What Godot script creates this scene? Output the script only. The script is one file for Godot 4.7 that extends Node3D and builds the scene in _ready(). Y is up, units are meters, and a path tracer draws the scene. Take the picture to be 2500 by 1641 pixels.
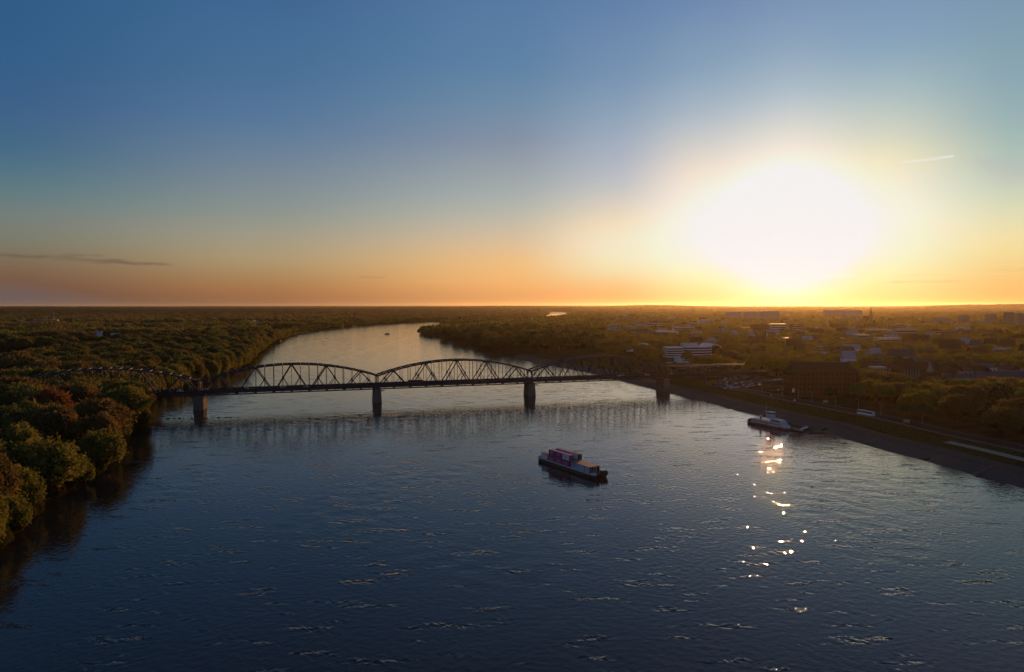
extends Node3D
# A river at sunset seen from the air: steel truss bridge, barge, wooded left bank, town on the right bank.

const SUN_AZ := 21.9      # degrees right of the view axis
const SUN_EL := 6.0
var used := {}
var M := {}
var rng := RandomNumberGenerator.new()

# ------------------------------------------------------------------ shape helpers
class Shape:
	var v := PackedVector3Array()
	var c := PackedColorArray()
	var tint := Color(1, 1, 1)
	var colored := false
	func tri(a: Vector3, b: Vector3, d: Vector3) -> void:
		v.append(a); v.append(b); v.append(d)
		if colored:
			c.append(tint); c.append(tint); c.append(tint)
	func quad(a: Vector3, b: Vector3, d: Vector3, e: Vector3) -> void:
		tri(a, b, d); tri(a, d, e)
	func hexa(p: Array) -> void:  # 8 corners: bottom ring 0-3, top ring 4-7
		quad(p[3], p[2], p[1], p[0])
		quad(p[4], p[5], p[6], p[7])
		for i in 4:
			var j := (i + 1) % 4
			quad(p[i], p[j], p[j + 4], p[i + 4])
	func box(at: Vector3, size: Vector3, turn := 0.0) -> void:
		var b := Basis(Vector3.UP, turn)
		var h := size * 0.5
		var p := []
		for y in [-1, 1]:
			for q in [[-1, -1], [1, -1], [1, 1], [-1, 1]]:
				p.append(at + b * Vector3(q[0] * h.x, y * h.y, q[1] * h.z))
		hexa(p)
	func frustum(at: Vector3, w0: float, d0: float, w1: float, d1: float, h: float, turn := 0.0) -> void:
		var b := Basis(Vector3.UP, turn)
		var p := []
		for k in 2:
			var w: float = [w0, w1][k] * 0.5
			var d: float = [d0, d1][k] * 0.5
			for q in [[-1, -1], [1, -1], [1, 1], [-1, 1]]:
				p.append(at + b * Vector3(q[0] * w, h * k, q[1] * d))
		hexa(p)
	func beam(a: Vector3, b: Vector3, w: float, h: float, side := Vector3.ZERO) -> void:
		var t := (b - a).normalized()
		var s := side if side != Vector3.ZERO else (t.cross(Vector3.UP) if absf(t.y) < 0.99 else Vector3.RIGHT)
		s = (s - t * s.dot(t)).normalized()
		var u := s.cross(t).normalized()
		var p := []
		for e in [a, b]:
			for q in [[-1, -1], [1, -1], [1, 1], [-1, 1]]:
				p.append(e + s * (q[0] * w * 0.5) + u * (q[1] * h * 0.5))
		hexa(p)
	func tube(a: Vector3, b: Vector3, r0: float, r1: float, n := 6) -> void:
		var t := (b - a).normalized()
		var s := t.cross(Vector3.UP) if absf(t.y) < 0.95 else t.cross(Vector3.RIGHT)
		s = s.normalized()
		var u := s.cross(t)
		for i in n:
			var p := TAU * i / n
			var q := TAU * (i + 1) / n
			var d0 := s * cos(p) + u * sin(p)
			var d1 := s * cos(q) + u * sin(q)
			quad(a + d0 * r0, b + d0 * r1, b + d1 * r1, a + d1 * r0)
			tri(b, b + d1 * r1, b + d0 * r1)
	func fan(pts: Array, up := true) -> void:
		for i in range(1, pts.size() - 1):
			if up:
				tri(pts[0], pts[i], pts[i + 1])
			else:
				tri(pts[0], pts[i + 1], pts[i])
	func extrude(plan: Array, y0: float, y1: float, shrink := 1.0, turn := 0.0, mid := Vector2.ZERO) -> void:
		var lo := []
		var hi := []
		for q in plan:
			var r: Vector2 = q.rotated(-turn)
			lo.append(Vector3(r.x + mid.x, y0, r.y + mid.y))
			hi.append(Vector3(r.x * shrink + mid.x, y1, r.y * shrink + mid.y))
		var n := plan.size()
		for i in n:
			var j := (i + 1) % n
			quad(lo[i], lo[j], hi[j], hi[i])
		fan(hi); fan(lo, false)
	func gable(at: Vector3, w: float, d: float, h: float, turn := 0.0, hip := 0.0, over := 0.5) -> void:
		var b := Basis(Vector3.UP, turn)
		var x := w * 0.5 + over
		var z := d * 0.5 + over
		var e := [b * Vector3(-x, 0, -z) + at, b * Vector3(x, 0, -z) + at, b * Vector3(x, 0, z) + at, b * Vector3(-x, 0, z) + at]
		var r0 := b * Vector3(-x + hip, h, 0) + at
		var r1 := b * Vector3(x - hip, h, 0) + at
		quad(e[3], e[2], r1, r0); quad(e[1], e[0], r0, r1)
		tri(e[0], e[3], r0); tri(e[2], e[1], r1)
		quad(e[0], e[1], e[2], e[3])
	func done() -> ArrayMesh:
		var a := []
		a.resize(Mesh.ARRAY_MAX)
		a[Mesh.ARRAY_VERTEX] = v
		if colored:
			a[Mesh.ARRAY_COLOR] = c
		var m := ArrayMesh.new()
		m.add_surface_from_arrays(Mesh.PRIMITIVE_TRIANGLES, a)
		return m

func S() -> Shape:
	return Shape.new()

func numbered(called: String) -> String:
	var n: int = used.get(called, 0)
	used[called] = n + 1
	return called if n == 0 else "%s_%03d" % [called, n]

func tag(o: Node3D, label: String, category := "", group := "", kind := "") -> Node3D:
	if label:
		o.set_meta("label", label)
	if category:
		o.set_meta("category", category)
	if group:
		o.set_meta("group", group)
	if kind:
		o.set_meta("kind", kind)
	return o

func thing(called: String, label: String, category: String, at := Vector3.ZERO, turn := 0.0, group := "") -> Node3D:
	var o := Node3D.new()
	o.name = numbered(called)
	add_child(o)
	o.position = at
	o.rotation.y = turn
	return tag(o, label, category, group)

func part(called: String, s, m: Material, parent: Node3D, at := Vector3.ZERO, turn := 0.0) -> MeshInstance3D:
	var o := MeshInstance3D.new()
	o.name = called
	o.mesh = s.done() if s is Shape else s
	o.material_override = m
	parent.add_child(o, true)
	o.position = at
	o.rotation.y = turn
	return o

func solo(called: String, s, m: Material, label: String, category := "", group := "", kind := "", at := Vector3.ZERO, turn := 0.0) -> MeshInstance3D:
	var o := MeshInstance3D.new()
	o.name = numbered(called)
	o.mesh = s.done() if s is Shape else s
	o.material_override = m
	add_child(o)
	o.position = at
	o.rotation.y = turn
	tag(o, label, category, group, kind)
	return o

func copy(o: Node3D, called: String, label: String, at: Vector3, turn := 0.0, size := Vector3.ONE) -> Node3D:
	var c: Node3D = o.duplicate()
	c.name = numbered(called)
	add_child(c)
	c.position = at
	c.rotation.y = turn
	c.scale = size
	c.set_meta("label", label)
	return c

func mat(r: float, g: float, b: float, rough := 0.8, metal := 0.0, tex: Texture2D = null, per := 0.0) -> StandardMaterial3D:
	var m := StandardMaterial3D.new()
	m.albedo_color = Color(r, g, b).linear_to_srgb()
	m.roughness = rough
	m.metallic = metal
	if rough >= 0.85:
		m.specular_mode = BaseMaterial3D.SPECULAR_DISABLED
	if tex:
		m.albedo_texture = tex
		m.uv1_triplanar = true
		m.uv1_world_triplanar = true
		m.uv1_scale = Vector3.ONE / per
	return m

func grain(sd: int, freq: float, lo: float, hi: float, oct := 5, side := 512) -> NoiseTexture2D:
	var n := FastNoiseLite.new()
	n.seed = sd
	n.frequency = freq
	n.fractal_octaves = oct
	var t := NoiseTexture2D.new()
	t.width = side
	t.height = side
	t.seamless = true
	t.noise = n
	var g := Gradient.new()
	g.set_color(0, Color(lo, lo, lo))
	g.set_color(1, Color(hi, hi, hi))
	g.set_offset(0, 0.25)
	g.set_offset(1, 0.75)
	t.color_ramp = g
	return t

# ------------------------------------------------------------------ lie of the land
# shorelines run upstream, water in between; the numbers are metres (x to the right, z towards the viewer)
var LEFT := [[-140, 900], [-150, 200], [-152, -100], [-160, -205], [-172, -236], [-181, -262], [-186, -290], [-190, -317], [-205, -350], [-228, -398], [-232, -425], [-262, -480], [-297, -566], [-307, -660], [-315, -748], [-340, -872], [-406, -1091], [-484, -1376], [-554, -1667], [-602, -1920], [-609, -2185], [-586, -2536], [-529, -2882], [-471, -3093], [-392, -3252], [-260, -3480], [-60, -3850], [130, -4420], [255, -5100], [330, -6000], [400, -7200], [470, -8400]]
var RIGHT := [[300, 900], [255, 200], [228, -160], [217, -255], [212.7, -280], [209.7, -292], [205.3, -310], [201.8, -333], [195.1, -355], [190.5, -380], [187.1, -413], [179, -436], [170.4, -465], [160.8, -494], [152.5, -534], [141.5, -568], [130.1, -610], [108.3, -686], [89.8, -761], [56.8, -843], [28.5, -910], [-1.8, -1004], [-26.2, -1091], [-74.5, -1305], [-109, -1376], [-172, -1603], [-226, -1785], [-275, -1960], [-304, -2200], [-300, -2392], [-230, -2650], [-60, -3000], [150, -3550], [300, -4250], [410, -5000], [490, -6000], [580, -7200], [640, -8400]]
var river := PackedVector2Array()
var segs: Array = []   # [a, b, side]
var hill_noise := FastNoiseLite.new()
var clear_noise := FastNoiseLite.new()
var PL := [[-6, -2.0], [0, -0.25], [3, 0.9], [9, 1.9], [60, 3.0]]
var PR := [[-6, -2.4], [0, -0.25], [11, 3.2], [22, 3.35], [38, 4.6], [44, 5.1], [60, 5.2], [92, 8.0], [150, 9.0]]

func setup_land() -> void:
	for p in LEFT:
		river.append(Vector2(p[0], p[1]))
	for i in range(RIGHT.size() - 1, -1, -1):
		river.append(Vector2(RIGHT[i][0], RIGHT[i][1]))
	for k in 2:
		var a: Array = [LEFT, RIGHT][k]
		for i in a.size() - 1:
			segs.append([Vector2(a[i][0], a[i][1]), Vector2(a[i + 1][0], a[i + 1][1]), k])
	hill_noise.seed = 5
	hill_noise.frequency = 0.00012
	hill_noise.fractal_octaves = 3
	clear_noise.seed = 21
	clear_noise.frequency = 0.0026
	clear_noise.fractal_octaves = 2

func shore(x: float, z: float) -> Array:  # [distance inland (negative in the water), side]
	if z < -9500.0 or z > 1200.0 or x < -3200.0 or x > 3200.0:
		return [2000.0, 0 if x < 0.0 else 1]
	var p := Vector2(x, z)
	var best := 1e20
	var side := 0
	for s in segs:
		var a: Vector2 = s[0]
		var b: Vector2 = s[1]
		var ab := b - a
		var t := clampf((p - a).dot(ab) / ab.length_squared(), 0.0, 1.0)
		var d := p.distance_squared_to(a + ab * t)
		if d < best:
			best = d
			side = s[2]
	var d := sqrt(best)
	return [-d if Geometry2D.is_point_in_polygon(p, river) else d, side]

func ramp(a: Array, d: float) -> float:
	if d <= a[0][0]:
		return a[0][1]
	for i in range(1, a.size()):
		if d <= a[i][0]:
			return lerpf(a[i - 1][1], a[i][1], (d - a[i - 1][0]) / (a[i][0] - a[i - 1][0]))
	return a[-1][1]

func ground_y(x: float, z: float) -> float:
	var s := shore(x, z)
	var h := ramp(PL if s[1] == 0 else PR, s[0])
	if z < -4000.0:
		h = lerpf(h, minf(h, 6.0) if s[0] < 40.0 else 6.0, smoothstep(-4000.0, -6500.0, z))
	var far := Vector2(x, z).length()
	if far > 7000.0:
		var az := rad_to_deg(atan2(x, -z))
		var e := smoothstep(7000.0, 17000.0, far)
		h += e * (14.0 + 40.0 * maxf(0.0, hill_noise.get_noise_2d(x, z) + 0.25) + 26.0 * smoothstep(-25.0, 12.0, az) * (1.0 - smoothstep(14.0, 18.0, az)))
		h += 65.0 * smoothstep(29.0, 34.0, az) * smoothstep(12000.0, 15500.0, far) * (1.0 - smoothstep(42.0, 50.0, az))
		h += 34.0 * exp(-pow((az - 11.5) / 2.6, 2.0)) * smoothstep(11000.0, 14500.0, far)
	return h

func axis(spans: Array) -> PackedFloat32Array:  # [[from, to, first step, growth], ...]
	var o := PackedFloat32Array()
	for s in spans:
		var x: float = s[0]
		var step: float = s[2]
		while x < s[1]:
			o.append(x)
			x += step
			step *= s[3]
	return o

func grid_mesh(xs: PackedFloat32Array, zs: PackedFloat32Array, ys: PackedFloat32Array, norms = null, uv := 0.0) -> ArrayMesh:
	var v := PackedVector3Array()
	var t := PackedVector2Array()
	var idx := PackedInt32Array()
	var nx := xs.size()
	for j in zs.size():
		for i in nx:
			v.append(Vector3(xs[i], ys[j * nx + i], zs[j]))
			if uv > 0.0:
				t.append(Vector2(xs[i], zs[j]) / uv)
	for j in zs.size() - 1:
		for i in nx - 1:
			var k := j * nx + i
			idx.append_array(PackedInt32Array([k, k + 1, k + nx + 1, k, k + nx + 1, k + nx]))
	var n: PackedVector3Array
	if norms == null:
		n.resize(v.size())
		for j in zs.size():
			for i in nx:
				var i0 := maxi(i - 1, 0)
				var i1 := mini(i + 1, nx - 1)
				var j0 := maxi(j - 1, 0)
				var j1 := mini(j + 1, zs.size() - 1)
				n[j * nx + i] = Vector3(-(ys[j * nx + i1] - ys[j * nx + i0]) / (xs[i1] - xs[i0]), 1.0, -(ys[j1 * nx + i] - ys[j0 * nx + i]) / (zs[j1] - zs[j0])).normalized()
	else:
		n = norms
	var a := []
	a.resize(Mesh.ARRAY_MAX)
	a[Mesh.ARRAY_VERTEX] = v
	a[Mesh.ARRAY_NORMAL] = n
	a[Mesh.ARRAY_INDEX] = idx
	if uv > 0.0:
		a[Mesh.ARRAY_TEX_UV] = t
	var m := ArrayMesh.new()
	m.add_surface_from_arrays(Mesh.PRIMITIVE_TRIANGLES, a)
	return m

# ------------------------------------------------------------------ sky
# one column of colours per bearing from the sun: "elevation hex" pairs, read upwards
var SKY := {
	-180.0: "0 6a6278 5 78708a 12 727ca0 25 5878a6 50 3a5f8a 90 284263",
	-100.0: "0 5a4a42 4 665648 8 686a6c 14 506a84 25 406890 50 335a86 90 284263",
	-58.0: "0 564840 0.7 604a3e 1.7 785846 2.8 7e6850 4.2 7c7a68 6 767f7a 8 5c7a82 10.5 446a86 13.5 3c6089 17 325d88 22 2e5a84 40 264666 90 284263",
	-41.6: "0 7d5c4c 1 a86f43 2 a88155 3.6 ae9872 5.4 a19a86 7.4 8a948e 9.5 7c8a94 11.5 6c8297 14 57789a 17 4a7096 21 416a94 24 3d628e 40 294868 90 284263",
	-21.8: "0 c89360 0.8 e39c60 1.9 f2b46f 3.6 edbd80 5.3 d9be9b 7 c0baa8 9 a6afad 11 97a2a8 13.5 8290a5 16 6e8ca6 19 5c82a5 23.5 567aa4 40 30506f 90 284263",
	-13.3: "0 f0ac6c 0.8 f6a869 1.8 f6c585 3.2 f4e2b6 5 f4e6ca 6.5 f2deba 8 dacfbe 10 babfc3 12 a8b2c2 15 8ca3b9 18 7592b2 23.5 5f80a8 40 34526f 90 284263",
	-6.5: "0 f4c07a 0.7 f6d086 1.9 f6ecaa 3.5 f8f2d8 6 fbf6ea 9 f6eadc 10.5 f0e0ce 12.5 d0cfca 15 a8b8c6 18 86a2ba 23 6c88b0 40 36546f 90 284263",
	0.0: "0 f2e894 0.6 f6f0aa 1.4 fbf6d0 4 fffdf6 9 fffdf6 11.5 f4e8da 13.5 d6d6d0 16 a9bcc8 19 8aa4bc 23 738eb4 40 38566f 90 284263",
	6.5: "0 f4bc6e 0.7 f6da8a 2 f8ecaa 4 f6f0d2 6.5 f6f2de 9 f2ead2 10.5 eee4c0 12 d4d6c2 15 a8bec2 18 86a4bc 23 728eb4 40 36546f 90 284263",
	14.0: "0 eaa85e 1.2 f4ba70 2.4 f4cb84 4 f2dc9e 6 dedbb4 8 c2cfba 10 aac0b6 12.5 94b0b4 15 88a6b2 18 7d9db0 21 7793b0 24 7888aa 40 36546e 90 284263",
	40.0: "0 b07a52 1.5 c08c5c 3 b8966e 6 a0a08a 9 84949a 13 648299 18 4c7096 25 41668f 45 315680 90 284263",
	85.0: "0 5e5054 4 6c5f5c 8 68686c 14 4c647c 25 3a5d86 50 2c4f7a 90 284263",
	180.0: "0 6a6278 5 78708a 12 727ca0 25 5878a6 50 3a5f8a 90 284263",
}

func sky_image() -> Image:
	var keys := SKY.keys()
	var W := 1024
	var H := 512
	# resample each column onto even elevations first
	var cols := []
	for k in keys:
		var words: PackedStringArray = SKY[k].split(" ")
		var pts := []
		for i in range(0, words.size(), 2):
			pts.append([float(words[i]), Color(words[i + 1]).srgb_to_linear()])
		var line := []
		for j in 256:
			var e := (j + 0.5) / 256.0 * 90.0
			var c: Color = pts[-1][1]
			for i in range(1, pts.size()):
				if e < pts[i][0]:
					c = pts[i - 1][1].lerp(pts[i][1], clampf((e - pts[i - 1][0]) / (pts[i][0] - pts[i - 1][0]), 0.0, 1.0))
					break
			line.append(c)
		var soft := []
		for j in 256:
			var s := Color(0, 0, 0)
			var w := 0.0
			for q in range(-3, 4):
				var g := exp(-q * q / 4.0)
				s += line[clampi(j + q, 0, 255)] * g
				w += g
			soft.append(s / w)
		cols.append(soft)
	var data := PackedFloat32Array()
	data.resize(W * H * 3)
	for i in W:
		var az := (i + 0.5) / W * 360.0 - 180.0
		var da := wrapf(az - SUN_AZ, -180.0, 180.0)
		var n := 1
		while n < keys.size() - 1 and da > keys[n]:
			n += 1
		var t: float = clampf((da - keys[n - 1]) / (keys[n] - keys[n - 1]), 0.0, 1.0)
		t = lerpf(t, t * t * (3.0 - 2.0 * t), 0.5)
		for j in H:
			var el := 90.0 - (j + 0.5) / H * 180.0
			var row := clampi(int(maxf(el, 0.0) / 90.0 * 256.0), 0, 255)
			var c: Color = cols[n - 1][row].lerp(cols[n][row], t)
			if el > -2.0:
				var q := Vector2(da / (5.4 if el > 4.0 else lerpf(3.8, 5.4, maxf(el, 0.0) / 4.0)), (el - SUN_EL + 0.6) / 4.4).length()
				var g := 1.25 * exp(-q * q * 2.1) + 0.05 * exp(-pow(Vector2(da / 11.0, (el - 5.2) / 4.6).length(), 2.0))
				c += Color(1.0, 0.95, 0.88) * g
				c = Color(minf(c.r, 0.86), minf(c.g, 0.865), minf(c.b, 0.87))
				if el < 3.0:
					c.b = lerpf(c.b, minf(c.b, 0.75), (3.0 - el) / 5.0 * exp(-da * da / 200.0))
			var o := (j * W + i) * 3
			data[o] = c.r
			data[o + 1] = c.g
			data[o + 2] = c.b
	var im := Image.create_from_data(W, H, false, Image.FORMAT_RGBF, data.to_byte_array())
	im.resize(4096, 2048, Image.INTERPOLATE_CUBIC)
	var px := 4096.0 / 360.0
	# thin far clouds: [bearing, elevation, half width, half height, colour, strength]
	var n1 := FastNoiseLite.new()
	n1.seed = 3
	n1.frequency = 0.05
	for d in [[-35.4, 3.42, 3.6, 0.13, "4f4a44", 0.75], [-31.5, 3.26, 2.6, 0.14, "55504a", 0.7], [-29.0, 3.12, 2.9, 0.15, "4f4842", 0.85], [-32.6, 3.6, 0.8, 0.09, "5a524a", 0.55], [-31.3, 3.62, 0.7, 0.07, "574f46", 0.6],
			[-11.6, 2.35, 1.3, 0.12, "b07850", 0.6], [-13.2, 2.3, 1.0, 0.08, "b98258", 0.4], [-6.0, 2.0, 2.6, 0.09, "f4bd88", 0.35], [33.0, 2.2, 4.2, 0.10, "f9d48c", 0.6], [34.0, 2.8, 4.0, 0.08, "f6d796", 0.5], [31.0, 1.75, 3.0, 0.09, "e8ac64", 0.5], [37.5, 2.45, 3.0, 0.10, "e9ab64", 0.5], [25.6, 2.3, 1.2, 0.10, "fffaf0", 0.9]]:
		var col: Color = Color(d[4]).srgb_to_linear()
		var cx: float = (d[0] + 180.0) * px
		var cy: float = (90.0 - d[1]) * px
		var rx: float = d[2] * px
		var ry: float = d[3] * px * 1.0
		for y in range(int(cy - ry * 2), int(cy + ry * 2) + 1):
			for x in range(int(cx - rx), int(cx + rx) + 1):
				var q: float = 1.0 - pow((x - cx) / rx, 2.0)
				var lift: float = n1.get_noise_1d(x * 0.7) * ry * 0.8
				var w: float = exp(-pow((y - cy - lift) / (ry * 0.55 * (0.5 + 0.5 * q)), 2.0)) * clampf(q * 1.6, 0, 1) * (0.75 + 0.5 * n1.get_noise_2d(x * 1.2, y * 6.0)) * d[5]
				if w > 0.004:
					im.set_pixel(x, y, im.get_pixel(x, y).lerp(col, clampf(w, 0, 1)))
	# a vapour trail
	for k in 220:
		var t := k / 219.0
		var x := (lerpf(29.3, 32.6, t) + 180.0) * px
		var y := (90.0 - lerpf(10.26, 10.36, t)) * px
		for o in range(-1, 3):
			var w := exp(-pow((floorf(y) + o - y) / 0.5, 2.0)) * lerpf(0.15, 0.9, t) * (0.8 + 0.4 * n1.get_noise_1d(k * 9.0))
			var p := Vector2i(int(x), int(floorf(y)) + o)
			im.set_pixelv(p, im.get_pixelv(p).lerp(Color(0.92, 0.93, 0.92), w * 0.35))
	return im

# ------------------------------------------------------------------ ground and water
func strip(line: Array, o0: float, o1: float, lift: float, step := 6.0) -> Shape:  # a ribbon that follows the right bank between two distances from the water
	var s := S()
	var pts := PackedVector2Array()
	for i in line.size() - 1:
		var a := Vector2(line[i][0], line[i][1])
		var b := Vector2(line[i + 1][0], line[i + 1][1])
		var n := maxi(1, int(a.distance_to(b) / step))
		for k in n:
			pts.append(a.lerp(b, float(k) / n))
	for pass_ in 3:
		var q := pts.duplicate()
		for i in range(1, pts.size() - 1):
			q[i] = (pts[i - 1] + pts[i] * 2.0 + pts[i + 1]) / 4.0
		pts = q
	var parts := maxi(1, int((o1 - o0) / 4.0))
	var rows := []
	for i in pts.size():
		var t := (pts[mini(i + 1, pts.size() - 1)] - pts[maxi(i - 1, 0)]).normalized()
		var nrm := Vector2(-t.y, t.x)
		var r := []
		for k in parts + 1:
			var p: Vector2 = pts[i] + nrm * lerpf(o0, o1, float(k) / parts)
			r.append(Vector3(p.x, ground_y(p.x, p.y) + lift, p.y))
		rows.append(r)
	for i in rows.size() - 1:
		for k in parts:
			s.quad(rows[i][k], rows[i + 1][k], rows[i + 1][k + 1], rows[i][k + 1])
	return s

func make_ground() -> void:
	var xs := axis([[-60000, -3000, 12000, 0.86], [-3000, -760, 90, 1.0], [-760, 470, 8, 1.0], [470, 3000, 70, 1.0], [3000, 62000, 250, 1.12]])
	xs = axis([])
	for x in axis([[760, 60000, 40, 1.14]]):
		xs.append(-x)
	xs.reverse()
	xs.append_array(axis([[-752, 470, 8, 1.0], [478, 60000, 30, 1.13]]))
	var zs := PackedFloat32Array()
	for z in axis([[3610, 60000, 45, 1.09]]):
		zs.append(-z)
	zs.reverse()
	zs.append_array(axis([[-3600, -1400, 20, 1.0], [-1400, -130, 8, 1.0], [-130, 1400, 60, 1.25]]))
	var ys := PackedFloat32Array()
	ys.resize(xs.size() * zs.size())
	for j in zs.size():
		for i in xs.size():
			ys[j * xs.size() + i] = ground_y(xs[i], zs[j])
	var m := mat(0.040, 0.036, 0.018, 1.0, 0.0, grain(4, 0.012, 0.45, 1.0, 6, 1024), 160.0)
	solo("ground", grid_mesh(xs, zs, ys), m, "dark grassy land on both sides of the river reaching to the horizon", "ground", "", "structure")

# the slope of small waves, calm in some places and ruffled in streaks
func ripples() -> ImageTexture:
	var side := 1024
	var n := FastNoiseLite.new()
	n.seed = 8
	n.frequency = 0.062
	n.fractal_octaves = 3
	n.fractal_gain = 0.55
	var h := n.get_seamless_image(side, side).get_data()
	n.seed = 9
	n.frequency = 0.026
	n.fractal_octaves = 3
	var streaks := n.get_seamless_image(side / 4, side)
	streaks.resize(side, side, Image.INTERPOLATE_CUBIC)
	var q := streaks.get_data()
	var out := PackedByteArray()
	out.resize(side * side * 3)
	for y in side:
		var up := ((y + side - 1) % side) * side
		var row := y * side
		var down := ((y + 1) % side) * side
		for x in side:
			var f := 0.46 + 2.9 * smoothstep(158.0, 235.0, q[row + x])
			var dx := (h[row + ((x + 1) % side)] - h[row + ((x + side - 1) % side)]) * f * 0.008
			var dy := (h[down + x] - h[up + x]) * f * 0.011
			var l := 1.0 / sqrt(1.0 + dx * dx + dy * dy)
			var o := (row + x) * 3
			out[o] = int(127.5 - 127.0 * dx * l + 0.5)
			out[o + 1] = int(127.5 + 127.0 * dy * l + 0.5)
			out[o + 2] = int(127.5 + 127.0 * l + 0.5)
	return ImageTexture.create_from_image(Image.create_from_data(side, side, false, Image.FORMAT_RGB8, out))

func make_water() -> void:
	var xs := axis([[-640, 320, 2.1, 1.0]])
	var zs := PackedFloat32Array()
	var z := -120.0
	while z > -2700.0:
		zs.append(z)
		z -= clampf(-z * 0.0062, 1.0, 14.0)
	zs.reverse()
	var swell := FastNoiseLite.new()
	swell.seed = 11
	swell.frequency = 0.11
	swell.fractal_octaves = 2
	var patch := FastNoiseLite.new()
	patch.seed = 12
	patch.frequency = 0.011
	patch.fractal_octaves = 4
	patch.domain_warp_enabled = true
	patch.domain_warp_amplitude = 40.0
	patch.domain_warp_frequency = 0.006
	var ys := PackedFloat32Array()
	var norms := PackedVector3Array()
	for j in zs.size():
		for i in xs.size():
			var x := xs[i]
			var zz := zs[j]
			var u := x * 0.75 + zz * 0.3
			var w := -x * 0.3 + zz * 0.8
			var pn := patch.get_noise_2d(x * 1.0 + zz * 0.25, zz * 0.55)
			var a := 0.10 + 0.9 * smoothstep(0.06, 0.42, pn)
			var h0 := swell.get_noise_2d(u, w)
			var k := a * 0.08
			norms.append(Vector3(-k * (swell.get_noise_2d(u + 0.75, w - 0.3) - h0), 1.0, -k * (swell.get_noise_2d(u + 0.3, w + 0.8) - h0)).normalized())
			ys.append(h0 * 0.04 * a)
	var m := mat(0.018, 0.017, 0.014, 0.02)
	m.metallic_specular = 0.37
	var t := ripples()
	m.normal_enabled = true
	m.normal_texture = t
	m.normal_scale = WAVES
	var o := solo("river_water", grid_mesh(xs, zs, ys, norms, 170.0), m, "broad river with rippled dark blue water", "river", "", "structure")
	# the rest of the river, under the far bends and behind the viewer
	var xs2 := axis([[-3000, 3000, 100, 1.0]])
	var zs2 := axis([[-9600, 1500, 100, 1.0]])
	var ys2 := PackedFloat32Array()
	ys2.resize(xs2.size() * zs2.size())
	ys2.fill(-0.12)
	solo("river_water", grid_mesh(xs2, zs2, ys2, null, 170.0), m, "far bend of the river behind the wooded point", "river", "", "structure")

const WAVES := 0.14

# ------------------------------------------------------------------ trees
func leaf(s: Shape, p: Vector3, size: float, up: Vector3) -> void:
	var a := Vector3(rng.randfn(), rng.randfn(), rng.randfn()).normalized()
	a = (a + up * 0.5).normalized()
	var b := a.cross(Vector3(rng.randfn(), rng.randfn(), rng.randfn())).normalized()
	var l := size * rng.randf_range(0.7, 1.35)
	s.tri(p - b * l * 0.34, p + b * l * 0.34, p + a * l * 1.15)

# a crown of about unit width: lumps of foliage on a few limbs; kind 0 broad, 1 tall, 2 willow-like, 3 open and twiggy
func crown(sd: int, kind: int, lumps: int, leaves: int, size: float) -> Array:
	rng.seed = sd
	var s := S()
	s.colored = true
	var w := S()
	var tall: float = [1.05, 1.9, 0.95, 1.3][kind]
	var base: float = [0.26, 0.18, 0.06, 0.26][kind]
	w.tube(Vector3(0, -0.06, 0), Vector3(rng.randf_range(-.03, .03), base, rng.randf_range(-.03, .03)), 0.045, 0.032, 7)
	for k in lumps:
		var t := float(k) / lumps
		var az := k * 2.39996 + rng.randf_range(-0.4, 0.4)
		var up := 1.0 - pow(t, 0.8) * 1.15                # 1 at the top, below 0 for the skirt
		var rad := sqrt(maxf(0.0, 1.0 - up * up))
		if kind == 1:
			rad *= 0.62
		var mid := base + (tall - base) * 0.42
		var reach := rng.randf_range(0.22, 0.45)
		var c := Vector3(cos(az) * rad * reach, mid + up * (tall - base) * 0.42 * rng.randf_range(0.8, 1.0), sin(az) * rad * reach)
		if k == 0:
			c = Vector3(0, mid, 0)
		var r := rng.randf_range(0.08, 0.19) * (1.5 if k == 0 else 1.0)
		w.tube(Vector3(0, base * rng.randf_range(0.7, 1.1), 0), c, 0.018, 0.004, 4)
		var g := rng.randf_range(0.6, 1.4)
		var warm := rng.randf_range(-0.1, 0.12)
		for q in leaves:
			var d := Vector3(rng.randfn(), rng.randfn(), rng.randfn()).normalized()
			var rr := r * clampf(0.78 + 0.26 * rng.randfn(), 0.0, 1.5)
			var p := c + Vector3(d.x * rr, d.y * rr * (0.85 if kind != 2 else 1.0), d.z * rr)
			if kind == 2 and d.y < 0.2:
				p.y -= rng.randf() * 0.10
			var f := g * rng.randf_range(0.8, 1.2)
			s.tint = Color(f * (1.0 + warm), f, f * (1.0 - warm))
			leaf(s, p, size, Vector3.DOWN * 0.8 if kind == 2 else d)
	return [s.done(), w.done()]

# a far patch of wood, thirty metres or so across, as a low mound of crowns
func clump(sd: int) -> ArrayMesh:
	rng.seed = sd
	var s := S()
	s.colored = true
	for k in 9:
		var c := Vector3(rng.randf_range(-0.42, 0.42), 0, rng.randf_range(-0.42, 0.42)) if k else Vector3.ZERO
		var r := rng.randf_range(0.14, 0.2)
		var h := rng.randf_range(0.26, 0.42)
		var g := rng.randf_range(0.75, 1.25)
		for q in 90:
			var d := Vector3(rng.randfn(), absf(rng.randfn()), rng.randfn()).normalized()
			var f := g * rng.randf_range(0.8, 1.2)
			s.tint = Color(f, f, f)
			leaf(s, c + Vector3(d.x * r, d.y * h, d.z * r), 0.11, d)
	return s.done()

var crowns := []      # [crown mesh, wood mesh] per variant
var kinds := [0, 0, 2, 3, 1, 0, 3, 2]
var leaf_mats := {}
var bark: StandardMaterial3D

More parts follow.
